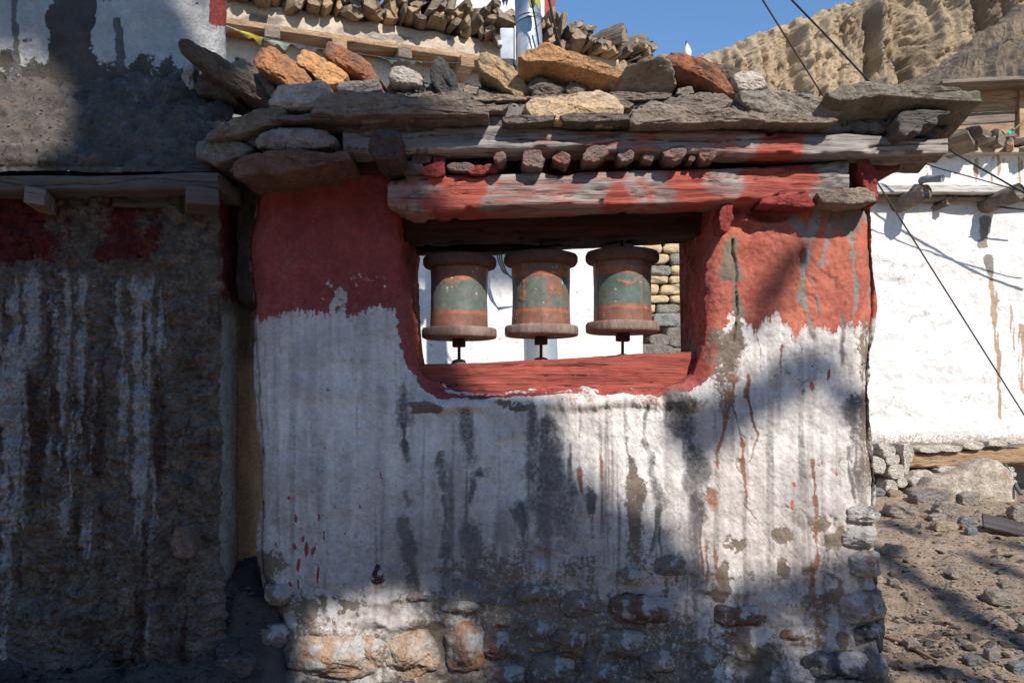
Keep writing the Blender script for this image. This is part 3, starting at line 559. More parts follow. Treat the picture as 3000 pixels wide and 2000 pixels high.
opn = [(1200, 560), (1600, 560), (2040, 560), (2078, 580), (2085, 640), (2080, 760), (2072, 880), (2066, 980), (2058, 1050), (2030, 1105), (1985, 1138), (1900, 1148), (1700, 1150), (1500, 1154), (1350, 1162), (1290, 1150), (1245, 1115), (1212, 1060), (1192, 1000), (1180, 920), (1172, 820), (1168, 720), (1166, 620), (1172, 580)]
opb = [(1215, 640), (1600, 640), (1960, 640), (1985, 660), (1990, 720), (1990, 820), (1992, 900), (1994, 1000), (1994, 1060), (1985, 1090), (1960, 1100), (1800, 1105), (1600, 1108), (1400, 1108), (1275, 1105), (1252, 1090), (1240, 1050), (1232, 960), (1228, 880), (1225, 800), (1222, 720), (1215, 660)]
YB = 4.03; CO = np.array([(1610 - CX) / F * Y0, ZC + (HY - 860) / F * Y0])
NT = 1250
out = resample(chaikin(q2(outer, Y0), 2), NT, True); ang = np.arctan2(out[:, 1] - CO[1], out[:, 0] - CO[0])
def polar(poly, ctr, a):
    p = resample(chaikin(poly, 2), 3000, True) - ctr; t = np.arctan2(p[:, 1], p[:, 0]); r = np.hypot(p[:, 0], p[:, 1]); o = np.argsort(t); t, r = t[o], r[o]
    rr = np.interp(a, np.concatenate([t - 2 * math.pi, t, t + 2 * math.pi]), np.tile(r, 3)); return ctr + rr[:, None] * np.stack([np.cos(a), np.sin(a)], 1)
of = polar(q2(opn, Y0), CO, ang); CB = np.array([(1608 - CX) / F * YB, ZC + (HY - 870) / F * YB]); ob = polar(q2(opb, YB), CB, ang)
rows = []; tag_ = []
n1, n2, n3, n4 = 168, 46, 6, 26
for k in range(n1):                                   # front
    s = k / n1; p = out + (of - out) * s; rows.append(np.stack([p[:, 0], np.full(NT, Y0), p[:, 1]], 1))
for k in range(n2):                                   # jamb
    s = k / n2; w = s ** 1.15; p = of + (ob - of) * w; rows.append(np.stack([p[:, 0], Y0 + (YB - Y0) * s * np.ones(NT), p[:, 1]], 1))
ob2 = out * .97 + np.array([.3, 1.2]) * .03
for k in range(n3):
    s = k / n3; p = ob + (ob2 - ob) * s; rows.append(np.stack([p[:, 0], np.full(NT, YB), p[:, 1]], 1))
for k in range(n4):
    s = k / n4; p = ob2 + (out - ob2) * s; rows.append(np.stack([p[:, 0], YB + (Y0 - YB) * s * np.ones(NT), p[:, 1]], 1))
P = np.array(rows); R = len(P); ridx = np.arange(R)[:, None] + 0 * P[..., 0]
# rounding where the front turns into jamb and side
dop = np.linalg.norm(P[..., [0, 2]] - of[None], axis=-1); dou = np.linalg.norm(P[..., [0, 2]] - out[None], axis=-1)
front = (ridx < n1)
P[..., 1] += front * (.035 * np.clip(1 - dop / .07, 0, 1) ** 2 + .05 * np.clip(1 - dou / .08, 0, 1) ** 2)
P[..., 1] += ((ridx >= n1) & (ridx < n1 + n2)) * .035 * (1 - (ridx - n1) / n2)
nr = grid_normals(P, True, True)
if nr[n1 // 2, :, 1].mean() > 0: nr = -nr
bx_, by_, bz_ = P[..., 0].copy(), P[..., 1].copy(), P[..., 2].copy()
px = CX + bx_ / Y0 * F; py = HY - (bz_ - ZC) / Y0 * F                    # wall coordinates (photo pixels measured on the wall itself)
wx = px + 16 * fbm(bx_ * 6, by_ * 6, bz_ * 6, 4, 201); wy = py + 16 * fbm(bx_ * 6 + 9, by_ * 6, bz_ * 6, 4, 202)
n_mid = fbm(bx_ * 12, by_ * 12, bz_ * 12, 5, 203, .6); n_fine = fbm(bx_ * 45, by_ * 45, bz_ * 45, 4, 204, .6); n_str = fbm(bx_ * 26, by_ * 26, bz_ * 2.2, 5, 205, .6); n_low = fbm(bx_ * 3, by_ * 3, bz_ * 3, 4, 206)
n_s2 = fbm(bx_ * 55, by_ * 55, bz_ * 2.6, 4, 207, .6); n_s3 = fbm(bx_ * 30 + 7, by_ * 30, bz_ * 1.3, 4, 208, .6)
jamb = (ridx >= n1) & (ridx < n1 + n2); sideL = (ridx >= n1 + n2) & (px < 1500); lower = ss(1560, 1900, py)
def streak(pts, w, soft=.5, taper=.35, flake=.5):
    d, t = seg_dist(wx, wy, pts); ph = .37 * pts[0][0]; wid = w * (1 - taper * t) * (1.0 + .45 * n_str + .4 * n_mid + .55 * vn(py / 55 + ph, 0 * py, 0 * py, 7)) * (.35 + .65 * ss(-.8, -.5, vn(py / 34 + ph, 0 * py, 0 * py, 8))); m = ss(1.35, soft * .7, d / np.maximum(wid, 1)) * (1 - .25 * ss(.75, 1, t)); return m * (.58 + .42 * ss(-flake, -flake + .75, n_mid * .8 + n_str * .5 + n_fine * .5))
def spot(cx, cy, rx, ry, soft=.7): return ss(1.15, soft * .8, np.hypot((wx - cx) / rx, (wy - cy) / ry) * (1 - .5 * n_mid))
mx = lambda *a: np.maximum.reduce(a)
# red wash
yb = np.where(px < 1650, 921 - .035 * (px - 740) + 14 * vn(px / 45, 0 * px, 0 * px, 1) + 26 * n_str + 30 * n_s2 + 8 * n_fine, 962 - 30 * np.abs(np.sin(px / 37)) + 20 * vn(px / 60, 0 * px, 0 * px, 2) + 34 * n_s2 + 12 * n_fine)
redw = ss(34, -26, py - yb)
wear = ss(.02, .35, n_mid + .6 * n_fine) * spot(1040, 865, 160, 70, .3)
redw = redw * (1 - .8 * wear) * (1 - .6 * ss(.05, .3, n_mid + .5 * n_fine) * spot(900, 915, 160, 28, .3))
edge_w = np.interp(ang, [-math.pi, -2.3, -1.9, -1.2, -.8, -.3, 0, math.pi], [.055, .035, .02, .012, .05, .10, .10, .055])[None, :]
jr = front * ss(1.0, .6, dop / edge_w + .35 * n_mid + .25 * n_fine)
redw = mx(redw, jr * (1 - .4 * wear), jamb * 1.0 * (1 - .7 * ss(-.1, .25, n_mid + ss(1120, 1170, py) - .6)))
sp_ = [(885, 1575, 7, 14), (862, 1600, 5, 8), (898, 1608, 9, 30), (920, 1612, 5, 22), (925, 1600, 4, 24), (858, 1598, 6, 12), (873, 1655, 9, 30), (938, 1690, 5, 30), (845, 1715, 8, 22), (862, 1510, 5, 16), (945, 1562, 4, 18), (875, 1712, 6, 20), (1380, 1168 + 300, 4, 20), (2382, 1125, 9, 16), (2430, 1095, 6, 16), (1050, 1480, 6, 10), (930, 1510, 3, 12), (840, 1450, 6, 7), (1120, 1395, 4, 14), (2330, 1420, 5, 10), (2320, 1480, 4, 14), (2450, 1385, 5, 9), (1015, 1560, 3, 14)]
redw = mx(redw, *[.85 * spot(*s) for s in sp_]) * (1 - .0)
# orange-ish tone painted into the lit pier for its sunlit look
orange = ss(2040, 2110, px) * np.clip(.62 + .4 * ss(760, 880, py) * ss(.0, .5, n_low + .45 - np.abs(px - 2300) / 300) + .25 * n_low, 0, 1)
# exposed mud
mud = mx(streak([(2150, 700), (2142, 800), (2155, 900), (2145, 1010), (2110, 1110)], 30, .4, -.4, .8), streak([(2090, 1010), (2100, 1130), (2130, 1170)], 60, .3, .2, .25) * .8,
         .85 * spot(2480, 640, 70, 60, .5) * ss(-.3, .1, n_mid), streak([(2540, 1180), (2550, 1300), (2545, 1420)], 45, .4, .1, .3), streak([(2540, 960), (2540, 1180)], 22, .4, .1, .2),
         streak([(1852, 1390), (1856, 1470), (1858, 1560), (1850, 1590)], 34, .5, -.5, .6), streak([(1870, 1560), (1850, 1650)], 60, .5, .2, .3) * .8,
         spot(960, 1790, 120, 45) * ss(-.15, .05, n_mid), spot(1055, 1820, 60, 35) * ss(-.25, .0, n_mid), spot(1290, 1880, 70, 70), spot(2300, 1560, 34, 26) * ss(-.2, 0, n_mid), spot(2420, 1560, 60, 50) * ss(-.15, .08, n_mid), spot(2150, 1690, 60, 50) * ss(-.2, .05, n_mid),
         spot(2300, 1660, 30, 40) * ss(-.2, .05, n_mid), spot(2130, 1745, 80, 30) * ss(-.3, 0, n_mid), spot(2365, 1680, 18, 14), spot(2160, 1600, 40, 30) * ss(-.1, .1, n_mid), spot(2200, 1960, 90, 130, .5) * ss(-.3, .0, n_mid), spot(2465, 1870, 30, 24), spot(2440, 1720, 40, 50) * ss(-.1, .1, n_mid), spot(1240, 1190, 60, 22) * ss(-.1, .2, n_mid), spot(1500, 1185, 70, 16) * ss(-.2, .2, n_mid))
pm = ss(1500, 1930, py + 150 * n_low) * np.interp(px, [740, 900, 1150, 1350, 1500, 1900, 2050, 2250, 2600], [.9, .95, .85, 1.5, 2.1, 1.8, 1.2, .72, .55])
mud = mx(mud, .66 * ss(-.35, .55, pm - .62 + .75 * n_mid + .5 * n_s2 + .3 * n_low) * ss(1380, 1700, py), ss(.25, .7, n_mid * .8 + n_fine * .45) * ss(1000, 1450, py) * .62)
mud = mx(mud, .9 * ss(.1, .4, ss(1500, 1900, py) * ss(900, 760, px) + .35 * n_mid))
# soot and black drip stains
D = [([(1178, 1142), (1182, 1200), (1185, 1250)], 26, .4, .2), ([(1185, 1240), (1190, 1300), (1195, 1352)], 13, .4, -.2), ([(1188, 1440), (1196, 1475)], 12, .4, 0), ([(1182, 1530), (1190, 1600), (1200, 1650), (1212, 1700), (1222, 1770)], 20, .5, -.1), ([(1205, 1555), (1212, 1640)], 11, .5, 0), ([(1290, 1325), (1294, 1400), (1300, 1432)], 14, .4, 0), ([(1296, 1455), (1302, 1540), (1310, 1600), (1308, 1720)], 14, .4, -.5),
     ([(1368, 1215), (1376, 1280), (1382, 1360)], 26, .5, .1), ([(1395, 1385), (1420, 1382)], 26, .6, 0), ([(1382, 1390), (1384, 1480)], 16, .5, .3), ([(1385, 1560), (1395, 1620), (1400, 1700)], 42, .6, 0), ([(1340, 1700), (1420, 1740), (1550, 1760)], 30, .4, 0), ([(1565, 1190), (1570, 1260), (1575, 1330)], 20, .5, -.3), ([(1605, 1230), (1620, 1300), (1630, 1400), (1640, 1500), (1640, 1600)], 40, .5, -.2),
     ([(1585, 1330), (1600, 1420), (1600, 1520), (1580, 1600)], 46, .6, -.2), ([(1672, 1300), (1676, 1370), (1682, 1440), (1684, 1520)], 15, .4, .3), ([(1520, 1480), (1525, 1580), (1535, 1640)], 22, .5, 0), ([(1735, 1440), (1738, 1560)], 22, .6, .2), ([(1840, 1300), (1845, 1390)], 18, .5, 0), ([(1895, 1190), (1892, 1290), (1905, 1380), (1925, 1470)], 18, .4, -.1), ([(1920, 1480), (1918, 1560), (1905, 1620)], 12, .4, .2), ([(1930, 1540), (1940, 1620)], 9, .4, 0), ([(1985, 1190), (2010, 1290), (2035, 1370), (2040, 1460)], 46, .6, -.1),
     ([(2045, 1460), (2050, 1600), (2045, 1720)], 20, .5, .1), ([(1975, 1840), (1972, 1920)], 14, .4, 0), ([(2466, 925), (2471, 1000), (2469, 1075)], 7, .4, 0), ([(2492, 1310), (2493, 1400), (2500, 1460)], 6, .4, 0), ([(2515, 1290), (2512, 1450)], 6, .4, 0), ([(2500, 1200), (2520, 1290)], 26, .6, .2), ([(2450, 1930), (2480, 1960)], 36, .5, 0), ([(2545, 1900), (2560, 1920)], 22, .5, 0), ([(1110, 1660), (1108, 1700)], 18, .5, 0)]
dark = mx(*[streak(p, w, s, t, .62) * (.95 if w < 24 else .85) for p, w, s, t in D])
xr = np.interp(px, [740, 1100, 1180, 1350, 1700, 2050, 2130, 2450, 2600], [.25, .35, .8, 1., 1., .9, .45, .5, .7])
auto = ss(.05, .55, .8 * n_s3 + .5 * n_s2) * ss(1140, 1330, py) * ss(2150, 1800, py) * xr
dark = mx(dark * .92, auto * .58, .60 * ss(.0, .6, lower * np.interp(px, [740, 950, 1300, 1500, 2000, 2150, 2600], [.5, .1, .3, .7, .6, .3, .2]) * .6 + .5 * n_mid + .3 * n_s2 - .22), ss(.5, .68, n_fine) * front * ss(950, 1200, py) * .5)
soft = np.clip(.75 * ss(-.05, .6, n_s3 + .5 * n_low) * ss(1120, 1300, py) * xr + .55 * ss(1350, 1800, py) * xr + .35 * ss(.1, .5, n_s3) * front + .3 * ss(2480, 2560, px), 0, .85)
chalk = np.clip(.25 + .8 * (.6 * n_low + .6 * n_mid + .3 * n_s2) + .35 * wear + .4 * ss(760, 920, py) * (px < 1250), 0, 1) * redw * np.where(px < 1650, .38, .75)
dark = mx(dark, sideL * .5)  # left side and back darkened evenly all over
# rust drips
RU = [([(2222, 945), (2222, 990), (2234, 1024), (2225, 1100)], 7), ([(2296, 1015), (2292, 1052), (2282, 1086)], 5), ([(2130, 1150), (2110, 1292), (2097, 1343), (2102, 1378)], 11), ([(2135, 1150), (2148, 1205), (2173, 1302), (2178, 1353), (2191, 1414), (2189, 1475), (2199, 1500)], 9), ([(2185, 1140), (2194, 1200), (2214, 1271), (2204, 1302), (2199, 1353)], 7), ([(2372, 1345), (2380, 1506), (2388, 1660), (2385, 1863)], 9),
      ([(2088, 1445), (2094, 1490)], 22), ([(2076, 1583), (2066, 1725)], 8), ([(2097, 1600), (2098, 1660), (2115, 1728)], 6), ([(2060, 1520), (2056, 1700)], 6), ([(1762, 1330), (1765, 1400)], 12), ([(1705, 1370), (1708, 1450)], 9), ([(2150, 1110), (2140, 1180)], 26), ([(2190, 1100), (2180, 1160)], 10)]
rust = mx(*[streak(p, w * .85, .4, .1, .85) * .85 for p, w in RU], .5 * spot(1720, 1170, 130, 18, .3) * ss(-.2, .2, n_mid), .6 * spot(1950, 1175, 130, 22, .3) * ss(-.2, .2, n_mid), .55 * ss(.35, .6, n_mid) * spot(2110, 1560, 90, 160, .2), .45 * spot(1330, 1185, 160, 20, .3) * ss(-.2, .2, n_mid))
# grey runs over the red, and general grime over the white
G = [([(2400, 600), (2380, 680), (2362, 780), (2352, 880), (2362, 940), (2372, 985)], 13), ([(2480, 620), (2498, 720), (2495, 800), (2505, 900), (2490, 960)], 11), ([(2440, 600), (2430, 690), (2415, 760)], 16), ([(2560, 720), (2556, 830), (2560, 900)], 9), ([(2520, 560), (2545, 640)], 14), ([(2330, 640), (2360, 700)], 18), ([(2395, 860), (2400, 940)], 5)]
grey = mx(*[streak(p, w, .45, .1, .75) for p, w in G]) * .9
grime = np.clip(.12 + .55 * ss(-.25, .5, .6 * n_low + .7 * n_str + .35 * n_mid) + .5 * ss(1250, 1750, py) * ss(2150, 1500, px), 0, 1) * .9; wash = .8 * ss(-.1, .45, fbm(bx_ * 2.2 + 5, by_ * 2, bz_ * 1.6, 4, 260) + .25 * n_str)
crack = front * .8 * ss(2050, 2150, px) * ss(.02, .0, np.abs(fbm(bx_ * 4.2, by_ * 4, bz_ * 4.2, 3, 240))) * ss(.0, .25, n_low + .15)
# relief
h = .022 * n_low + .010 * n_mid + .0035 * n_fine + .003 * fbm(bx_ * 20, by_ * 20, bz_ * 6, 3, 230) - .006 * crack
h = h - .006 * mud * ss(1000, 1300, py) - .0015 * dark + .075 * lower * (np.abs(fbm(bx_ * 6, by_ * 6, bz_ * 8, 4, 231)) * -1 + .25) + .012 * ss(900, 500, py) * ss(2050, 2150, px) * fbm(bx_ * 9, by_ * 9, bz_ * 9, 4, 232)
h = h - .05 * spot(2245, 628, 75, 22, .4) - .04 * spot(2350, 755, 16, 32, .3) - .03 * spot(1590, 1635, 40, 30, .4) + .035 * spot(2190, 640, 60, 26, .2) + .02 * spot(1115, 1690, 40, 40, .2) - .02 * streak([(2150, 700), (2150, 900), (2146, 1000)], 7, .2, 0, .9)
h = h + .03 * spot(1330, 1185, 160, 26, .1) + .03 * spot(1760, 1175, 250, 26, .1) + .04 * spot(2010, 1175, 60, 34, .1)
h = h + jamb * (.012 * n_mid + .01 * fbm(bx_ * 8, by_ * 30, bz_ * 8, 3, 233)); h = h * ss(0, 3, np.abs(ridx - n1 - n2)) 
P = P + nr * h[..., None]
mud = mx(mud, jamb * .55 * ss(.5, .9, (ridx - n1) / n2) * ss(-.2, .3, n_mid), crack * .8)
m1 = np.stack([redw, np.clip(mud, 0, 1), np.clip(dark, 0, 1), np.clip(rust, 0, 1)], -1); m2 = np.stack([grime, grey, np.where(px > 2000, orange * redw, 0), wash], -1)
m3 = np.stack([chalk, soft, 0 * soft, 0 * soft], -1)
fc = grid_faces(R, NT, True, True)
obj('plaster_wall', mesh('plaster_wall', P.reshape(-1, 3), fc[:, ::-1], {'m1': m1.reshape(-1, 4), 'm2': m2.reshape(-1, 4), 'm3': m3.reshape(-1, 4)}), M['plaster'], shrine)

# stones showing through the plaster
def sm(a, b): return stone_mat(a, b)
OR, RB, DK = ((.46, .285, .175), (.50, .42, .34)), ((.20, .105, .075), (.26, .20, .165)), ((.085, .08, .085), (.28, .26, .25))
BG = ((.31, .24, .19), (.22, .19, .17)); WG = ((.56, .52, .48), (.22, .19, .18)); WR = ((.58, .52, .48), (.30, .18, .13))
ES = [(985, 1918, 240, 120, OR, 0), (1090, 1905, 90, 90, OR, 0), (1205, 1918, 165, 125, OR, -.45), (1368, 1900, 118, 130, ((.40, .21, .13), (.44, .36, .29)), 0), (1455, 1885, 70, 75, ((.33, .19, .13), (.2, .16, .14)), 0), (1695, 1768, 118, 74, BG, .05), (1882, 1785, 182, 84, RB, .03), (1575, 1845, 62, 54, BG, .3), (1665, 1880, 98, 82, ((.27, .17, .12), (.17, .14, .13)), 0), (1818, 1882, 142, 76, BG, .1),
      (2165, 1806, 160, 58, RB, .04), (2312, 1858, 62, 26, ((.28, .13, .07), (.34, .26, .2)), .1), (2450, 1950, 190, 86, DK, .1), (1112, 1682, 44, 60, ((.13, .05, .04), (.09, .07, .07)), .3), (1965, 1655, 96, 64, BG, .1), (1845, 1686, 60, 40, BG, 0), (1620, 1960, 130, 80, BG, 0), (1760, 1975, 120, 70, BG, 0), (1480, 1980, 120, 60, ((.36, .22, .16), (.2, .16, .14)), 0), (880, 1990, 120, 60, BG, 0),
      (2552, 1505, 84, 44, WG, .05), (2540, 1572, 88, 62, WG, .1), (2560, 1650, 76, 76, WR, 0), (2552, 1775, 118, 96, WR, -.15), (2572, 1852, 66, 42, DK, -.2), (2585, 1965, 66, 84, BG, 0), (1040, 1690, 0, 0, BG, 0), (815, 1740, 70, 60, BG, 0), (800, 1860, 80, 70, BG, 0), (1240, 1745, 90, 26, BG, 0), (1350, 1775, 100, 30, BG, 0), (2330, 1980, 110, 60, WG, 0), (1560, 1735, 100, 40, BG, 0), (2060, 1930, 90, 70, BG, 0), (1930, 1940, 100, 70, BG, 0)]
for k, (cx, cy, w, h_, c, r) in enumerate(ES):
    if w: stone('stone', ell(cx if cx < 2500 else cx - 26, cy, w * (1.08 if cx < 2500 else 1.25), h_ * 1.08, 500 + k, 11, 3.4, r), Y0, .16 if cx < 2500 else .26, washed(*c, k), shrine, dy=.046 + .022 * ((k * 7) % 4) / 3 if cx < 2500 else .10, seed=500 + k, rough=.045, bulge=.8, round_=.3, N=56)
RC = M['plaster_red'] = mk('redplaster', RED, RED2, 7, var=.25, bump=((24, .8, .02), (90, .6, .006)), spots=[(14, .64, (.22, .16, .13))])
GRS = sm((.27, .215, .18), (.40, .30, .21))
stone('stone', [(2212, 610), (2225, 588), (2300, 578), (2365, 574), (2372, 600), (2360, 620), (2280, 612)], 3.46, .14, RC, shrine, seed=31, rough=.05, bulge=.7)
stone('stone', [(2370, 585), (2400, 570), (2500, 567), (2540, 580), (2535, 606), (2460, 615), (2385, 608)], 3.46, .2, GRS, shrine, seed=32, rough=.04)
stone('stone', [(2095, 640), (2110, 610), (2135, 604), (2140, 640), (2120, 690), (2100, 680)], 3.47, .12, RC, shrine, seed=33, rough=.06)
stone('stone', [(2490, 480), (2515, 478), (2540, 520), (2550, 590), (2540, 615), (2510, 570), (2495, 520)], 3.47, .18, RC, shrine, seed=34, rough=.05)

# timbers
def paint(spec, seed, dirt=()):
    def f(px, py, x, y, z):
        w = px + 70 * fbm(x * 5, y * 5, z * 9, 5, seed, .6); m = np.zeros(px.shape + (4,)); nz = fbm(x * 9, y * 9, z * 16, 4, seed + 1)
        r = np.zeros_like(px)
        for a, b, s in spec: r = np.maximum(r, s * ss(a - 24, a + 24, w) * ss(b + 24, b - 24, w))
        m[..., 0] = np.clip(r * (.7 + .3 * ss(-.42, -.1, nz)) + .25 * nz * (r > .2), 0, 1)
        m[..., 1] = ss(.0, .3, fbm(x * 4, y * 4, z * 7, 4, seed + 2)) * .9; m[..., 2] = .8 * ss(.25, .45, fbm(x * 8, y * 8, z * 8, 4, seed + 3)) * (r.max() > 0)
        return m
    return f
beam('lintel', [(1136, 540), (1200, 518), (1400, 512), (1700, 505), (2100, 496), (2400, 478), (2488, 474)], [(1136, 596), (1200, 622), (1500, 606), (1800, 600), (2100, 592), (2300, 584), (2488, 578)], 3.38, .22, M['beam'], shrine, 601, .010, .008,
     paint([(1060, 2410, .40), (1240, 1415, 1), (1420, 1450, .7), (1560, 1580, .8), (1780, 1850, .95), (1880, 1905, 1), (1960, 2070, 1), (2150, 2390, 1)], 610), edge=.016)
beam('roof_beam', [(1004, 372), (1100, 362), (1500, 366), (2000, 386), (2400, 392), (2780, 402)], [(1004, 452), (1300, 442), (1700, 440), (2000, 447), (2300, 457), (2600, 455), (2780, 452)], 3.3, .14, M['beam'], shrine, 602, .011, .008,
     paint([(1560, 2220, .36), (1870, 1950, .6), (2215, 2370, 1)], 620), edge=.016)
SPN = lambda px, py, x, y, z: np.stack([0 * px, .8 * ss(.25, .5, fbm(x * 26, y * 26, z * 40, 3, 78)) * np.exp(-((px - 1935) / 45) ** 2 - ((py - 1120) / 18) ** 2), 0 * px, 0 * px], -1)
beam('sill_beam', [(1205, 1068), (1400, 1062), (1600, 1053), (1800, 1040), (2062, 1030)], [(1205, 1180), (1600, 1180), (2062, 1170)], 3.62, .26, M['redbeam'], shrine, 603, .006, .008, SPN, edge=.01)
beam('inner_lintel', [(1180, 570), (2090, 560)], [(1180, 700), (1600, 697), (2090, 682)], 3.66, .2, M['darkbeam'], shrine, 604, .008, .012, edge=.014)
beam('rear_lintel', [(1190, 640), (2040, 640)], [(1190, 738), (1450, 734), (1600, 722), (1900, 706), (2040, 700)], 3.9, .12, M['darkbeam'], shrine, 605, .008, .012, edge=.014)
obj('gap_blocker', rough_box(-1.40, -1.02, 3.72, 4.3, 1.75, 2.62, .08, .02, 9), M['roofmud'], shrine)  # dark infill box added to stop light leaking through the gap
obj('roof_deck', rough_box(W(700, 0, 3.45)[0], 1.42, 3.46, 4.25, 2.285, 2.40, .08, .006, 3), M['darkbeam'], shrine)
obj('side_rafter', rough_box(1.38, 1.68, 3.45, 4.3, 2.295, 2.40, .04, .006, 5, .012, (1, .2, 1)), mk('redrafter', (.17, .055, .04), (.12, .05, .038), 5, stretch=(2, .2, 2), bump=WOODB), shrine)
obj('red_fill', rough_box(W(1150, 0, 3.5)[0], W(2490, 0, 3.5)[0], 3.46, 3.62, 2.2, 2.42, .05, .02, 7), mk('redfill', (.15, .035, .028), (.10, .05, .04), 9, bump=((20, .9, .04),)), shrine)
for k, (cx, cy, w, h_, red) in enumerate([(1465, 476, 60, 46, .7), (1560, 478, 84, 52, .3), (1642, 476, 58, 46, 1), (1740, 464, 84, 56, .5), (1826, 466, 78, 66, .1), (1892, 468, 50, 40, .5), (1968, 466, 76, 52, .5), (2060, 468, 54, 50, .8), (2015, 480, 28, 26, .6)]):
    stone('rafter_stub', ell(cx, cy, w * (.66 + .12 * (k * 5 % 4)), h_ * (.66 + .13 * (k * 3 % 4)), 640 + k, 7, 2.4 + (k % 3), .35 * (k % 3 - 1)), 3.375 + .015 * (k % 3), .16, sm((.30 + .04 * red, .25 - .12 * red, .225 - .13 * red), (.22, .16, .145)), shrine, seed=640 + k, rough=.07, round_=.15, N=44)
stone('rafter_stub', ell(1146, 462, 92, 86, 660, 10, 2.6), 3.32, .34, sm((.12, .07, .065), (.10, .085, .08)), shrine, seed=660, rough=.05)
for k, (cx, cy, w, h_) in enumerate([(1215, 505, 70, 40), (1275, 512, 70, 34), (1290, 490, 36, 40), (1350, 502, 90, 26), (1400, 512, 60, 26), (1440, 505, 40, 24), (1240, 480, 60, 30)]):
    stone('rubble_stone', ell(cx, cy, w, h_, 670 + k, 9), 3.42, .14, RC if k % 3 else sm((.22, .12, .10), (.18, .15, .14)), shrine, seed=670 + k, rough=.06, N=28)
# mud roof
U = np.arange(W(600, 0, 3.4)[0], W(2760, 0, 3.4)[0], .012)
prof = resample([(3.50, 2.40), (3.33, 2.43), (3.335, 2.475), (3.36, 2.52), (3.44, 2.60), (3.56, 2.70), (3.70, 2.735), (3.95, 2.72), (4.2, 2.66), (4.3, 2.52), (4.26, 2.40)], 120)
X = U[:, None] + 0 * prof[None, :, 0]; Y = prof[None, :, 0] + 0 * X; Z = prof[None, :, 1] + 0 * X
pxr = CX + X / 3.4 * F
sc = np.interp(pxr, [600, 760, 900, 1000, 1500, 2050, 2250, 2420, 2560, 2760], [.45, .55, .8, .92, 1, 1.0, .9, .75, .55, .42]); Z = 2.42 + (Z - 2.42) * sc - .10 * ss(900, 650, pxr)
Pm = np.stack([X, Y, Z], -1); nm = grid_normals(Pm)
if nm[:, 40, 2].mean() < 0: nm = -nm
d = .040 * fbm(X * 4, Y * 4, Z * 4, 4, 700) + .042 * np.abs(fbm(X * 13, Y * 13, Z * 13, 4, 701)) + .008 * fbm(X * 40, Y * 40, Z * 40, 3, 702)
Pm = Pm + nm * d[..., None]; mm = np.zeros(X.shape + (4,)); mm[..., 0] = np.clip(ss(3.46, 3.36, Y) * .9 + .5 * ss(0, .4, fbm(X * 3, Y * 3, Z * 3, 3, 703)), 0, 1) * ss(2700, 2100, pxr * 0 + 2000 + 900 * fbm(X * 2, Y * 2, Z, 2, 9))
obj('mud_roof', mesh('mud_roof', Pm.reshape(-1, 3), grid_faces(*X.shape), {'m1': mm.reshape(-1, 4)}), M['roofmud'], shrine)

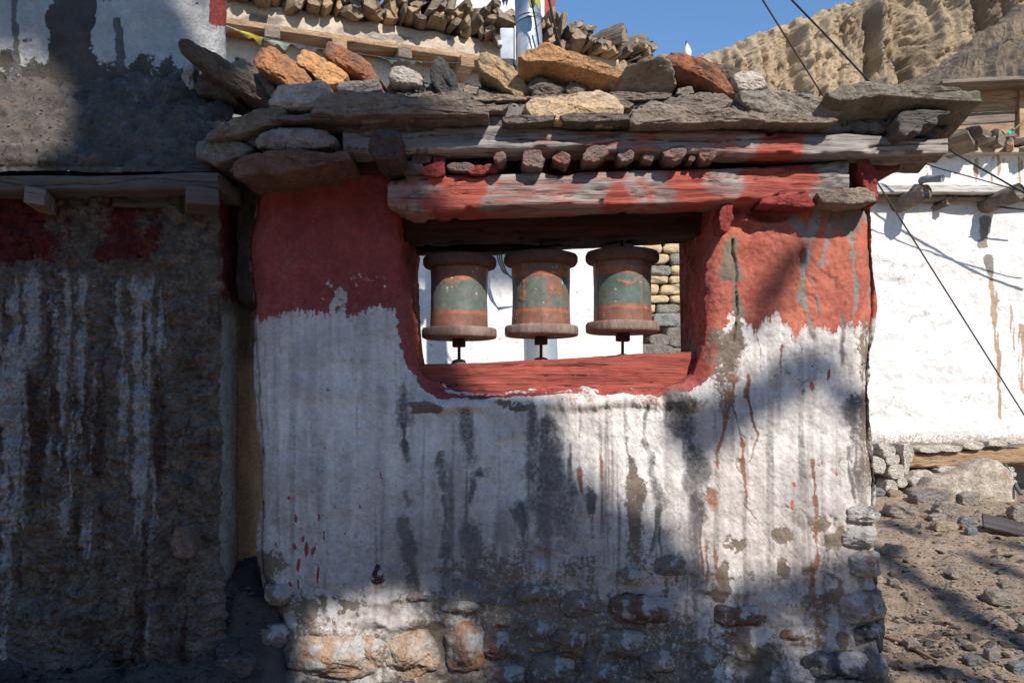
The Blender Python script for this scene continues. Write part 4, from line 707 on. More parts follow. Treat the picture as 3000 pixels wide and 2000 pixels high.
# ------------------------------------------------------------------ loose slabs and stones weighing down the mud roof
def c1(*p): return [(500 + x / 2.851, y / 2.851) for x, y in p]
def c2(*p): return [(1200 + x / 2.851, y / 2.851) for x, y in p]
def c3(*p): return [(1900 + x / 2.138, y / 2.138) for x, y in p]
SLAB, STN = 'slab', 'stone'
OB = ((.36, .175, .085), (.22, .13, .085)); ORG = ((.48, .26, .115), (.38, .24, .14)); DB = ((.13, .105, .09), (.09, .08, .075)); RBR = ((.27, .12, .07), (.15, .10, .08)); TN = ((.40, .29, .175), (.28, .225, .165)); SL = ((.19, .175, .165), (.13, .12, .115))
RS = [(c1((140, 430), (215, 402), (380, 470), (560, 570), (700, 660), (840, 800), (815, 880), (640, 800), (420, 690), (250, 570), (155, 490)), 3.50, .30, DB, .5, 'long dark slab leaning down from the white wall corner', SLAB, .2),
      (c1((705, 480), (740, 400), (830, 400), (1000, 480), (1110, 560), (1205, 700), (1180, 790), (1050, 790), (900, 690), (760, 610), (710, 540)), 3.46, .34, OB, -.35, 'thick rounded brown slab between the dark leaning slab and the orange one', SLAB, .3),
      (c1((1045, 480), (1110, 420), (1190, 445), (1400, 580), (1500, 670), (1460, 760), (1340, 770), (1200, 670), (1065, 540)), 3.44, .30, ORG, -.45, 'bright orange flat faced slab', SLAB, .15),
      (c1((1290, 450), (1325, 352), (1440, 395), (1600, 500), (1800, 730), (1700, 740), (1580, 660), (1400, 585), (1305, 515)), 3.50, .32, RBR, -.3, 'rust red slab streaked dark with its top toward the pale rafter end', SLAB, .3),
      (c1((825, 860), (915, 745), (1080, 715), (1310, 712), (1368, 790), (1352, 880), (1200, 915), (920, 935), (840, 905)), 3.28, .22, ((.44, .42, .40), (.30, .27, .25)), .1, 'whitish grey block lying under the orange slab', STN, .5),
      (c1((1405, 705), (1750, 682), (1757, 775), (1580, 800), (1420, 840)), 3.34, .20, ((.26, .25, .235), (.20, .19, .18)), .1, 'squared grey slate block below the rust red slab', SLAB, .1),
      (c1((1818, 640), (1860, 572), (1960, 566), (2070, 620), (2115, 690), (2090, 740), (1990, 745), (1840, 700)), 3.46, .20, ((.40, .38, .355), (.28, .26, .245)), -.1, 'rounded cracked pale grey stone set in black soil', STN, .6),
      (c2((215, 515), (255, 492), (305, 510), (365, 610), (440, 840), (360, 850), (230, 760), (185, 690), (180, 600)), 3.46, .12, ((.085, .085, .09), (.06, .06, .065)), .1, 'thin blackish shard standing upright in the soil', STN, .1),
      (c2((568, 505), (590, 455), (720, 495), (860, 575), (945, 660), (990, 780), (900, 850), (840, 790), (690, 680), (590, 600)), 3.44, .24, TN, -.05, 'tan slab tipped on edge in front of the steel pole', SLAB, .1),
      (c2((912, 525), (980, 460), (1100, 425), (1350, 478), (1600, 560), (1800, 652), (1740, 700), (1560, 655), (1330, 590), (1120, 545), (960, 575)), 3.36, .40, ((.42, .25, .135), (.30, .19, .12)), 0, 'big orange brown slab jutting out with its shaded underside showing', SLAB, .1, .34),
      (c2((1650, 715), (1800, 640), (1970, 588), (2130, 612), (2220, 740), (2190, 790), (1990, 850), (1830, 885), (1730, 790)), 3.38, .28, ((.26, .23, .19), (.19, .17, .15)), 1.25, 'dark lichen grey block with a shadowed face beside the cream block', STN, .1),
      (c2((945, 880), (1000, 840), (1250, 820), (1560, 778), (1740, 830), (1790, 960), (1745, 1040), (1500, 1048), (1080, 1035), (985, 985)), 3.30, .24, ((.50, .38, .245), (.38, .315, .25)), -.05, 'large cream block resting on the roof beam', STN, .3),
      (c3((82, 390), (130, 345), (330, 383), (445, 470), (538, 605), (470, 612), (370, 545), (250, 480), (140, 445), (95, 440)), 3.36, .34, RBR, 0, 'reddish slab with a dark underside next to the round white stone', SLAB, .2, .38),
      (c3((522, 490), (560, 455), (690, 458), (738, 540), (690, 578), (560, 582)), 3.46, .18, ((.52, .49, .46), (.36, .33, .31)), -.1, 'round white stone perched before the cliff', STN, .7),
      (c3((548, 610), (600, 590), (740, 592), (1160, 655), (1165, 740), (1090, 790), (700, 735), (570, 665)), 3.30, .34, ((.25, .225, .205), (.19, .18, .17)), .1, 'flat grey brown slab with a smooth front beneath the round white stone', SLAB, .15),
      (c3((1072, 630), (1180, 575), (1390, 556), (1700, 588), (2032, 620), (2030, 680), (1720, 665), (1420, 640), (1250, 665), (1120, 668)), 3.26, .50, ((.21, .20, .175), (.15, .14, .125)), 0, 'broad dark slate slab overhanging the end of the roof beam', SLAB, .0, .30),
      (c1((305, 1195), (380, 1110), (560, 1020), (760, 950), (940, 932), (978, 970), (962, 1050), (850, 1082), (600, 1155), (345, 1205)), 3.30, .34, ((.20, .17, .145), (.15, .125, .11)), .1, 'brown slab slanting above the rounded bluish stone', SLAB, .3),
      (c1((722, 1190), (790, 1112), (950, 1093), (1300, 1108), (1392, 1180), (1372, 1240), (1200, 1272), (900, 1275), (740, 1245)), 3.28, .26, ((.25, .245, .25), (.16, .12, .11)), .0, 'long rounded bluish grey stone in the shade under the roof end', STN, .8),
      (c1((258, 1300), (350, 1208), (600, 1205), (705, 1270), (640, 1325), (400, 1385), (280, 1355)), 3.34, .3, ((.20, .19, .18), (.13, .125, .12)), .1, 'grey wedge stone over the gap between the two shrines', STN, .3),
      (c1((520, 1460), (620, 1350), (1000, 1305), (1500, 1325), (1505, 1380), (1200, 1440), (900, 1500), (620, 1515)), 3.30, .5, ((.17, .10, .085), (.11, .075, .065)), .2, 'long red stained slab capping the shaded pier', SLAB, .3),
      (c1((1095, 1070), (1150, 1045), (1380, 1048), (1405, 1110), (1230, 1122), (1130, 1105)), 3.34, .2, ((.17, .07, .06), (.12, .07, .06)), .0, 'small dark red brick shaped stone above the rounded bluish stone', STN, .3),
      ([(915, 350), (960, 302), (1020, 294), (1150, 298), (1300, 302), (1385, 330), (1445, 353), (1300, 356), (1200, 353), (1000, 356)], 3.26, .5, ((.22, .19, .17), (.17, .145, .13)), .1, 'long thin slate laid flat on the roof beam under the soil', SLAB, .2),
      ([(1838, 350), (1900, 322), (2050, 330), (2220, 345), (2222, 366), (2050, 374), (1850, 378)], 3.27, .4, ((.24, .205, .18), (.19, .165, .15)), .1, 'thin grey slate edge beside the large cream block', SLAB, .3),
      ([(1950, 312), (2000, 290), (2060, 282), (2120, 290), (2185, 325), (2100, 336), (1980, 332)], 3.34, .3, ((.20, .175, .155), (.15, .13, .12)), .0, 'mud caked flat stone above the thin slate edge', STN, .5),
      ([(1978, 278), (1985, 262), (2025, 257), (2032, 276), (2000, 284)], 3.36, .1, ((.28, .255, .23), (.2, .18, .17)), .0, 'small squared grey pebble under the reddish slab', STN, .2),
      (c1((215, 740), (260, 640), (330, 610), (520, 720), (600, 800), (560, 860), (240, 800)), 3.62, .2, DB, .2, 'dark stone wedged behind the long dark leaning slab', STN, .3),
      (c1((520, 560), (560, 495), (640, 520), (720, 570), (740, 640), (640, 640)), 3.75, .2, ((.26, .21, .17), (.2, .17, .15)), .0, 'brown triangular stone peeping up behind the thick rounded brown slab', STN, .2),
      (c1((690, 640), (760, 600), (860, 700), (920, 790), (850, 830), (760, 740)), 3.52, .16, ((.22, .19, .165), (.15, .13, .12)), -.2, 'mud clod squeezed under the thick rounded brown slab', STN, .4),
      (c2((440, 750), (470, 715), (580, 740), (560, 800), (460, 800)), 3.42, .1, ((.34, .27, .21), (.25, .2, .17)), -.2, 'small tan chip lying next to the upright blackish shard', STN, .3),
      ([(1270, 285), (1330, 262), (1400, 280), (1440, 330), (1380, 345), (1300, 330)], 3.38, .16, ((.16, .145, .135), (.11, .10, .095)), -.2, 'lump of grey mud below the upright blackish shard', STN, .7),
      ([(1540, 265), (1560, 225), (1610, 235), (1660, 262), (1640, 285), (1570, 285)], 3.40, .16, ((.17, .15, .14), (.11, .10, .095)), -.1, 'lump of grey mud under the big orange brown slab', STN, .7),
      ([(1655, 265), (1668, 240), (1690, 243), (1720, 262), (1700, 282), (1665, 282)], 3.38, .1, ((.22, .2, .19), (.16, .14, .13)), -.1, 'small grey clod above the large cream block', STN, .7),
      ([(2060, 200), (2080, 192), (2150, 200), (2180, 230), (2120, 240), (2070, 230)], 3.75, .2, DB, .0, 'flat black stone lying behind the round white stone', STN, .5),
      ([(1845, 235), (1858, 195), (1890, 182), (1915, 195), (1912, 222), (1880, 240)], 3.9, .2, ((.52, .40, .34), (.42, .32, .27)), 0., 'pinkish speckled rock behind the dark lichen grey block', STN, .5),
      ([(1795, 240), (1800, 200), (1825, 180), (1850, 215), (1845, 245)], 3.95, .2, TN, 0., 'yellowish tan rock next to the pinkish speckled one', STN, .4),
      ([(1900, 215), (1915, 180), (1940, 160), (1960, 170), (1965, 215), (1930, 235)], 3.85, .2, TN, 0., 'tan lump of rock behind the reddish slab', STN, .5)]
for k, (pts, Y, dep, c, tl, lab, cat, rd, *shr) in enumerate(RS):
    stone('roof_' + cat, pts, Y, dep, sm(*[tuple(min(.75, 1.34 * q * w_) for q, w_ in zip(cc, (1.06, .97, .86))) for cc in c]), None, lab, cat, None, dy=dep * .35, tilt=tl, shear=shr[0] if shr else 0., seed=800 + k, rough=.040 if cat == SLAB else .048, round_=.04 + .22 * rd, bulge=.2 + .5 * rd, cracks=.022 if 'streak' in lab or 'crack' in lab else .008, N=84, cut=.03 + .14 * rd)
stone('rafter_stub', c3((1560, 740), (1605, 690), (1700, 692), (1895, 690), (1900, 710), (1810, 735), (1800, 790), (1720, 780), (1700, 840), (1640, 830), (1600, 870), (1552, 840)), 3.22, .42, M['greywood'], shrine, dy=.2, seed=91, rough=.04, round_=.15, N=56, cracks=.02)
gs = np.random.default_rng(12)
for k in range(22):                                                     # thin slates bedded in the mud along the eave
    cx = 900 + 1500 * (k + .6 * gs.random()) / 22; w = 90 + 150 * gs.random(); cy = (352, 318, 286)[k % 3] + 12 * gs.random(); hgt_ = 13 + 12 * gs.random(); dz = -18 * gs.random()
    b0 = gs.random(); cc = (.20 + .16 * b0, .165 + .11 * b0, .14 + .07 * b0)
    stone('thin_slate', [(cx - w / 2, cy + dz * .3), (cx - w * .3, cy - hgt_ * .6), (cx + w * .2, cy - hgt_ * .5), (cx + w / 2, cy + dz), (cx + w * .42, cy + hgt_ * .5 + dz * .6), (cx - w * .2, cy + hgt_ * .5), (cx - w * .45, cy + hgt_ * .4)], (3.27, 3.32, 3.39)[k % 3], .26, sm(cc, tuple(.7 * q for q in cc)), None,
          'thin brown grey slate bedded in mud along the shrine roof edge', 'slate', 'thin slates along the roof edge', dy=.09, seed=1300 + k, rough=.05, round_=.06, cut=.05, N=48)
# ------------------------------------------------------------------ prayer wheels
M['drum'] = None
def drum_mat(seed):
    m = mk('drum%d' % seed, (.235, .105, .068), (.165, .082, .06), 7, var=.35, bump=((26, .2, .006), (120, .3, .002)), rough=.5, spec=.3, spots=[(210, .74, (.55, .48, .44))], layers=[
        ('m1', 1, (.088, .128, .108), (.15, .145, .118), 1.1, .4), ('m1', 2, (.35, .13, .07), (.28, .10, .06), 1.0, .4), ('m1', 3, (.55, .49, .44), (.45, .40, .37))], rag=70); return m
for k, (cx, ct, cb, tiltz, y, lab) in enumerate([(1345, 787, 962, .012, 3.80, 'prayer wheel with a green band hanging partly in shade, next to the dark jamb'), (1585, 780, 955, 0, 3.80, 'prayer wheel with vertical seams hanging between two others'), (1824, 772, 945, -.01, 3.80, 'prayer wheel with a curved relief ornament, against the yellow stone wall')]):
    c = W(cx, cb, y); zt = W(cx, ct, y)[2]; zb = c[2]; c[2] = 0
    pw = thing('prayer_drum', lab, 'prayer wheel', (c[0], y, W(cx, 1052, 3.75)[2]), 'row of prayer wheels')
    nA, nZ = 120, 60; th = np.linspace(0, 2 * math.pi, nA, endpoint=False)[:, None]; t = np.linspace(0, 1, nZ)[None, :]; zz = zb + (zt - zb) * t + 0 * th; tt = t + 0 * th; aa = th + 0 * t
    r = (.1385 - .004 * np.sin(tt * math.pi)) + .004 * fbm(np.cos(aa) * 1.5 + k, np.sin(aa) * 1.5, zz * 6, 2, 905 + k) + .0012 * fbm(np.cos(aa) * 4, np.sin(aa) * 4, zz * 18, 3, 900 + k)
    nsm = (2, 9, 3)[k]; off = (.4, .15, 1.0)[k]; seam = np.abs(((aa + off) * nsm / (2 * math.pi)) % 1 - .5) * 2; r = r + .0028 * ss(.03 * nsm / 2, .0, 1 - seam)
    # raised lettering, worn almost away: rows of short strokes
    rl = np.zeros_like(r); gg = np.random.default_rng(60 + k); A_ = (aa + math.pi / 2 + math.pi) % (2 * math.pi) - math.pi
    ux = A_ * .1385; uz = (tt - .5) * (zt - zb)
    words = [[(-.085 + .013 * i, .062 + .0015 * i, 0) for i in range(5)] + [(-.03 + .013 * i, .05 + .004 * i, .25) for i in range(6)], [(-.115 + .013 * i, .058, 0) for i in range(4)] + [(-.115 + .014 * i, .002, 0) for i in range(3)] + [(-.115 + .013 * i, -.03, 0) for i in range(4)] + [(.05 + .012 * i, .03 - .014 * abs(i - 1), .4) for i in range(4)], [(-.035 + .0125 * i, .048 - .022 * math.sin(math.pi * i / 8), .5 - .13 * i) for i in range(9)]][k]
    for (x0, z0, ro) in words:
        for s in range(3):
            a0 = x0 + gg.normal() * .0028; b0 = z0 + gg.normal() * .004; an = ro + (math.pi / 2 if s < 2 else 0) + gg.normal() * .35; L = .0075 if s < 2 else .005
            d_, _ = seg_dist(ux, uz, [(a0 - L * math.cos(an), b0 - L * math.sin(an)), (a0 + L * math.cos(an), b0 + L * math.sin(an))]); rl = np.maximum(rl, ss(.0028, .0008, d_))
    r = r + .0022 * rl
    V = np.stack([c[0] + tiltz * (zz - zb) + r * np.cos(aa), y + r * np.sin(aa), zz], -1)
    nn = fbm(np.cos(aa) * 3.4 + 3 * k, np.sin(aa) * 3.4, zz * 6, 4, 910 + k) + .4 * fbm(np.cos(aa) * 9, np.sin(aa) * 9, zz * 50, 3, 911 + k); jit = .016 * nn
    gr = ss(.25, .27, tt + jit) * ss(.77, .75, tt + jit) * ss((.30, .16, .50)[k] + .16, (.30, .16, .50)[k] - .04, nn) * .92
    og = np.maximum(ss(.19, .205, tt + jit) * ss(.26, .25, tt + jit), ss(.765, .775, tt + jit) * ss((.80, .87, .90)[k], (.79, .86, .89)[k], tt + jit)) * .9 * ss(-.55, -.2, nn + .2); og = np.maximum(og, .75 * rl); gr = gr * (1 - .85 * rl)
    og = np.maximum(og, .6 * ss(.012 * nsm, 0, 1 - seam))
    spk = ss(.70, .78, fbm(np.cos(aa) * 14, np.sin(aa) * 14, zz * 100, 2, 920 + k))
    m1 = np.stack([0 * gr, gr, og, spk], -1)
    V2 = V.transpose(1, 0, 2); obj('barrel', mesh('barrel', V2.reshape(-1, 3), grid_faces(nZ, nA, False, True)[:, ::-1], {'m1': m1.transpose(1, 0, 2).reshape(-1, 4)}), drum_mat(k), pw)
    ct_ = np.array([c[0] + tiltz * (zt - zb), y, 0]); 
    rimt = [(.02, zt - .004), (.146, zt - .004), (.168, zt + .004), (.1755, zt + .016), (.1755, zt + .038), (.170, zt + .049), (.155, zt + .054), (.02, zt + .056)]
    v, f = lathe(rimt, 64, ct_, .012, 5 + k); obj('top_plate', pymesh('top_plate', v, f), mk('topplate%d' % k, (.14, .07, .05), (.10, .06, .048), 8, var=.25, bump=((20, .5, .01), (90, .5, .004))), pw)
    rimb = [(.02, zb - .050), (.165, zb - .050), (.1745, zb - .046), (.1765, zb - .036), (.1765, zb - .012), (.172, zb - .002), (.15, zb + .001), (.02, zb + .002)]
    v, f = lathe(rimb, 64, c, .018, 15 + k); obj('bottom_plate', pymesh('bottom_plate', v, f), mk('botplate%d' % k, (.27, .20, .165), (.19, .12, .095), 9, stretch=(1, 1, .4), var=.35, bump=((16, .8, .02), (70, .7, .006))), pw)
    obj('top_hub', rough_box(ct_[0] - .032, ct_[0] + .032, y - .03, y + .03, zt + .057, zt + .082, .02, .002, k, .005), M['iron'], pw)
    obj('bottom_hub', rough_box(c[0] - .03, c[0] + .03, y - .03, y + .03, zb - .088, zb - .051, .02, .002, k, .005), M['iron'], pw)
    zs = W(cx, (1056, 1050, 1040)[k], 3.7)[2]
    v, f = tube([(c[0], y, zs - .03), (c[0], y, zb - .05)], .0075, 10); obj('lower_axle', pymesh('axle', v, f), M['iron'], pw)
    v, f = tube([(ct_[0], y, zt + .08), (ct_[0], y, zt + .19)], .0065, 10); obj('upper_axle', pymesh('axle', v, f), M['iron'], pw)
    v, f = lathe([(.03, zs - .05), (.036, zs - .01), (.03, zs + .006), (.012, zs + .012), (.006, zs + .012)], 20, c, .08, k); obj('pivot_cup', pymesh('cup', v, f), M['oldwood'] if k != 1 else M['redbeam'], pw)

# ------------------------------------------------------------------ the shaded shrine next door
old = thing('mud_shrine', 'taller weathered shrine of dark mud with streaked whitewash and a wooden ledge, in deep shade', 'shrine', (-2.0, 3.7, .2))
XR = -1.285; path = np.concatenate([np.stack([np.arange(-3.0, XR - .05, .0085), np.full(len(np.arange(-3.0, XR - .05, .0085)), 3.45)], 1),
    np.array([(XR - .05 + .05 * math.sin(a), 3.50 - .05 * math.cos(a)) for a in np.linspace(0, math.pi / 2, 9)]), np.stack([np.full(60, XR), np.linspace(3.51, 4.6, 60)], 1)])
zz = np.arange(.05, 2.30, .0085); X = path[:, None, 0] + 0 * zz; Y = path[:, None, 1] + 0 * zz; Z = zz[None] + 0 * X
Pw = np.stack([X, Y, Z], -1); nw = grid_normals(Pw)
if nw[20, :, 1].mean() > 0: nw = -nw
ppx = CX + X / 3.45 * F; ppy = HY - (Z - ZC) / 3.45 * F; side = ss(3.47, 3.52, Y)
nl, nmid, nf_ = fbm(X * 3, Y * 3, Z * 3, 4, 1000), fbm(X * 13, Y * 13, Z * 13, 5, 1001, .6), fbm(X * 48, Y * 48, Z * 48, 4, 1002, .6); ns = fbm(X * 17, Y * 17, Z * 1.7, 5, 1003, .6)
red = ss(-.1, .35, fbm(X * 3.5, Y * 3.5, Z * 1.4, 4, 1004) + .25 * nmid + np.interp(ppx, [0, 60, 160, 260, 340, 480, 560, 640], [.5, .35, -.3, -.15, .35, .3, -.3, -.3])) * ss(800, 740, ppy + 50 * ns) * (1 - side)
wh = .88 * ss(-.14, .36, .65 * ns + .55 * fbm(X * 42, Y * 42, Z * 2.4, 4, 1011, .6) + np.interp(ppx, [0, 40, 120, 200, 240, 330, 380, 450, 500, 640], [.2, .3, -.08, .12, .02, -.3, .12, .2, -.3, -.7]) + .22 * nmid - .30 * ss(1300, 1800, ppy) + .0) * ss(790, 850, ppy + 60 * ns) * (1 - side)
wh = np.maximum(wh, 1. * side * ss(870, 950, ppy + 20 * nmid) * ss(3.74, 3.66, Y + .03 * nmid)); red = np.maximum(red, side * ss(900, 840, ppy + 20 * nmid) * .9)  # gap side kept full white, its brightness standing in for bounced light
tan = side * ss(3.68, 3.78, Y + .05 * nmid) * ss(1000, 1100, ppy)  # tan strip, colour brightened to imitate light reflected into the gap
brn = ss(.1, .35, -ns + .2 * nmid) * (1 - side) * ss(700, 900, ppy) * .8
hh = .04 * nl + .036 * nmid + .015 * nf_ + .055 * np.abs(fbm(X * 19, Y * 19, Z * 19, 4, 1006, .6)) * (1 - .7 * wh) - .05 * ss(.15, .45, fbm(X * 4, Y * 4, Z * 4, 3, 1007)) * ss(1500, 1750, ppy)
hh = hh * (1 - .75 * side) + .06 * ss(1500, 1900, ppy) * (1 - side)
obj('wall', mesh('wall', (Pw + nw * hh[..., None]).reshape(-1, 3), grid_faces(*X.shape), {'m1': np.clip(np.stack([red, wh, tan, brn], -1), 0, 1).reshape(-1, 4)}), M['mudwall'], old)
for k, (cx, cy, w, h_) in enumerate([(545, 1585, 70, 90), (690, 1950, 110, 70), (625, 1990, 180, 60), (670, 1905, 60, 60), (15, 1965, 130, 80), (470, 1780, 26, 14), (495, 1728, 22, 12), (545, 1410, 30, 24)]):
    stone('stone', ell(cx, cy, w, h_, 1010 + k), 3.40, .14, sm((.26, .17, .135), (.13, .11, .10)) if k in (1, 2, 0) else sm((.12, .11, .105), (.08, .075, .07)), old, dy=.03, seed=1010 + k, rough=.04, N=30)
def dk(px, py, x, y, z): return np.stack([.35 * ss(.0, .4, fbm(x * 4, y * 4, z * 4, 3, 5)), 0 * px, 0 * px, 0 * px], -1)
M['ledge'] = mk('ledge', (.15, .115, .10), (.11, .085, .075), 5, stretch=(.2, 2, 2.5), var=.3, bump=WOODB)
beam('ledge_beam', [(-200, 512), (300, 512), (640, 506)], [(-200, 562), (300, 558), (640, 552)], 3.30, .3, M['ledge'], old, 1030, .006, .01, edge=.01)
beam('ledge_plank', [(480, 482), (620, 480)], [(480, 508), (620, 504)], 3.36, .3, M['greywood'], old, 1031, .006, .01, edge=.008)
beam('ledge_plank', [(330, 563), (528, 560)], [(330, 602), (528, 600)], 3.42, .2, M['greywood'], old, 1032, .006, .01, edge=.008)
for k, (x0, x1, t_, b_) in enumerate([(88, 142, 560, 608), (548, 636, 556, 612), (-190, -130, 560, 608)]):
    me = rough_box((x0 - x1) / 2 / F * 3.3, (x1 - x0) / 2 / F * 3.3, -.06, .4, -.035, .035, .03, .004, 1040 + k, .006); o = obj('corbel', me, M['ledge'] if k else M['oldwood'], old, W((x0 + x1) / 2, (t_ + b_) / 2, 3.32)); o.rotation_euler = (0, .12 * (k == 0), (.25, .42, .1)[k])
# mud slope above the ledge and the rounded white body
X, T = np.meshgrid(np.arange(-3.0, -1.26, .012), np.linspace(0, 1, 90), indexing='ij')
Yp = np.interp(T, [0, .12, .5, .8, 1], [3.36, 3.37, 3.52, 3.66, 3.80]); Zp = np.interp(T, [0, .12, .5, .8, 1], [2.26, 2.31, 2.55, 2.74, 2.86]) - .12 * ss(-1.6, -1.3, X) * T
Pq = np.stack([X, Yp, Zp], -1); nq = grid_normals(Pq)
if nq[..., 2].mean() < 0: nq = -nq
d = .05 * fbm(X * 3, Yp * 3, Zp * 3, 4, 1050) + .05 * fbm(X * 9, Yp * 9, Zp * 9, 5, 1051, .6) + .035 * np.abs(fbm(X * 16, Yp * 16, Zp * 16, 4, 1058, .6)) + .010 * fbm(X * 45, Yp * 45, Zp * 45, 3, 1052) - .03 * ss(.2, .45, fbm(X * 5, Yp * 5, Zp * 5, 3, 1053)); d[:, :6] *= .3; dq = d
mz = np.zeros(X.shape + (4,)); mz[..., 2] = .25 * ss(.2, .5, fbm(X * 8, Yp * 8, Zp * 8, 3, 1054)); mz[..., 1] = .3 * ss(.5, .6, fbm(X * 30, Yp * 30, Zp * 30, 2, 1055))
obj('mud_slope', mesh('mud_slope', (Pq + nq * d[..., None]).reshape(-1, 3), grid_faces(*X.shape), {'m1': mz.reshape(-1, 4)}), mk('slopemud', (.15, .125, .105), (.10, .085, .075), 7, var=.35, bump=((24, .9, .03), (90, .8, .012), (260, .5, .004)), spots=[(90, .68, (.28, .24, .20))], layers=[('m1', 1, (.4, .37, .34), (.3, .28, .26)), ('m1', 2, (.26, .19, .13), (.2, .15, .11))]), old)
pth = np.concatenate([np.stack([np.arange(-3.1, -1.734, .012), np.full(len(np.arange(-3.1, -1.734, .012)), 3.74)], 1), np.array([(-1.734 + .27 * math.sin(a), 4.01 - .27 * math.cos(a)) for a in np.linspace(0, math.pi * .78, 50)]), np.stack([np.linspace(-1.572, -2.5, 40), np.linspace(4.225, 5.1, 40)], 1)])
zz = np.arange(2.55, 4.2, .014); X = pth[:, None, 0] + 0 * zz; Y = pth[:, None, 1] + 0 * zz; Z = zz[None] + 0 * X; X = X + .05 * ss(3.0, 2.7, Z)
Pw = np.stack([X, Y, Z], -1); nw = grid_normals(Pw)
if nw[20, :, 1].mean() > 0: nw = -nw
ppx = CX + X / Y * F; ppy = HY - (Z - ZC) / Y * F; nmid = fbm(X * 11, Y * 11, Z * 11, 5, 1061, .6); ns = fbm(X * 15, Y * 15, Z * 2, 4, 1062)
wxx = ppx + 30 * nmid + 14 * ns
mudm = np.maximum.reduce([ss(120, 150, wxx) * ss(285, 262, wxx), ss(110, 250, ppy + 90 * nmid + 40 * ns) * ss(640, 470, ppx), .6 * ss(.25, .45, nmid)])
dkm = np.zeros_like(ppx)
for pts, w in [([(42, -60), (44, 100), (48, 190)], 12), ([(46, 185), (20, 235)], 8), ([(46, 185), (62, 235)], 8), ([(345, 62), (350, 120), (356, 200), (358, 260)], 14)]:
    dd, _ = seg_dist(ppx + 10 * nmid, ppy, pts); dkm = np.maximum(dkm, ss(1, .6, dd / w) * .9)
rd = ss(600, 622, ppx + 12 * nmid) * ss(95, 60, ppy)
hh = .028 * fbm(X * 3, Y * 3, Z * 3, 4, 1060) + .010 * nmid + .004 * fbm(X * 40, Y * 40, Z * 40, 3, 1063) - .01 * mudm
obj('rounded_body', mesh('rounded_body', (Pw + nw * hh[..., None]).reshape(-1, 3), grid_faces(*X.shape), {'m1': np.clip(np.stack([rd, mudm, dkm, 0 * dkm], -1), 0, 1).reshape(-1, 4)}), M['whitebody'], old)
stone('stone', ell(715, 1758, 105, 70, 1080, 9, 3, .1), 3.62, .2, sm((.24, .235, .235), (.13, .125, .125)), None, 'grey angular stone lying in the gap between the two shrines', 'stone', None, seed=1081, rough=.04, round_=.2)
# crumpled cloth tucked under the dark slab
stone('rag', [(540, 215), (548, 195), (572, 190), (575, 215), (568, 240), (578, 262), (560, 268), (545, 245)], 3.66, .06, flat('rag', (.42, .38, .34)), None, 'crumpled pale rag tucked under the long dark slab', 'rag', None, seed=77, rough=.12, cracks=.03)
# ------------------------------------------------------------------ stones and rubble on the slope to the right
SG = ((.34, .285, .235), (.26, .215, .18)); BL = ((.27, .275, .28), (.20, .20, .205))
def lie(name, cx, cy, w, h, c, lab, cat='stone', group=None, seed=0, rot=0., dep=.7, sq=2.8, sink=.3):
    p = ground_hit(cx, cy + h * .35); Y = p[1]; return stone(name, ell(cx, cy, w, h, seed, 10, sq, rot), Y, max(.05, w / F * Y * dep), sm(*c), None, lab, cat, group, seed=seed, rough=.055, round_=.14, N=40)
NAMED = [(2800, 1438, 80, 46, BL, 'large blue grey boulder at the foot of the plaster mound'), (2838, 1462, 60, 40, SG, 'tan cracked stone next to the large blue grey boulder'), (2770, 1492, 70, 50, SG, 'leaning pale stone on the slope below the blue grey boulder'), (2745, 1516, 46, 26, ((.42, .37, .31), (.33, .28, .24)), 'small pale stone beside the leaning pale stone'),
         (2765, 1540, 70, 30, ((.44, .34, .23), (.36, .28, .2)), 'flat buff stone in front of the leaning pale stone'), (2832, 1528, 46, 30, BL, 'rounded bluish cobble touching a brick chip'), (2846, 1556, 32, 26, BL, 'smaller bluish cobble below the rounded one'), (2985, 1505, 60, 56, SG, 'rounded tan boulder behind the dark board'), (2640, 1495, 90, 40, SG, 'buff stone half buried beside the shrine corner'), (2720, 1455, 110, 40, ((.30, .265, .235), (.22, .19, .17)), 'flat grey brown slab below the white foundation stones'),
         (2812, 1680, 78, 30, ((.36, .30, .25), (.30, .25, .2)), 'smooth oval stone half sunk in the bare dirt'), (2935, 1752, 90, 40, ((.33, .29, .24), (.27, .23, .19)), 'broad flat stone with a second one leaning on it'), (2950, 1712, 50, 26, SG, 'jagged stone above the broad flat stone'), (2905, 1918, 40, 34, ((.34, .29, .25), (.27, .23, .2)), 'squared brown stone lying by the shaded band'), (2855, 1935, 60, 30, ((.24, .215, .195), (.17, .15, .14)), 'dark wedge of slate below the squared brown stone'), (2985, 1955, 56, 40, BL, 'pale grey slate sticking up near the squared brown stone'),
         (2620, 1615, 70, 40, SG, 'buried tan rock in the shade of the shrine corner'), (2617, 1705, 30, 24, SG, 'round stone in the shadow close to the shrine corner'), (2665, 1752, 22, 18, SG, 'small round stone in the sun by the shrine corner'), (2570, 1440, 40, 26, BL, 'pale grey stone against the white foundation'), (2620, 1445, 40, 24, ((.44, .33, .22), (.33, .26, .2)), 'orange tan stone against the white foundation'), (2790, 1975, 60, 30, ((.25, .22, .19), (.18, .16, .14)), 'dark flat stone lying past the end of the brown stick'), (2670, 1888, 40, 34, SG, 'angular stone standing beside the brown stick')]
for k, (cx, cy, w, h, c, lab) in enumerate(NAMED): lie('ground_stone', cx, cy, w, h, c, lab, seed=1200 + k, rot=.15 * (k % 3 - 1), dep=.6)
o = lie('brick_chip', 2822, 1545, 16, 14, ((.45, .20, .10), (.36, .16, .09)), 'small orange brick chip between the bluish cobbles', 'brick', seed=1250, sq=4)
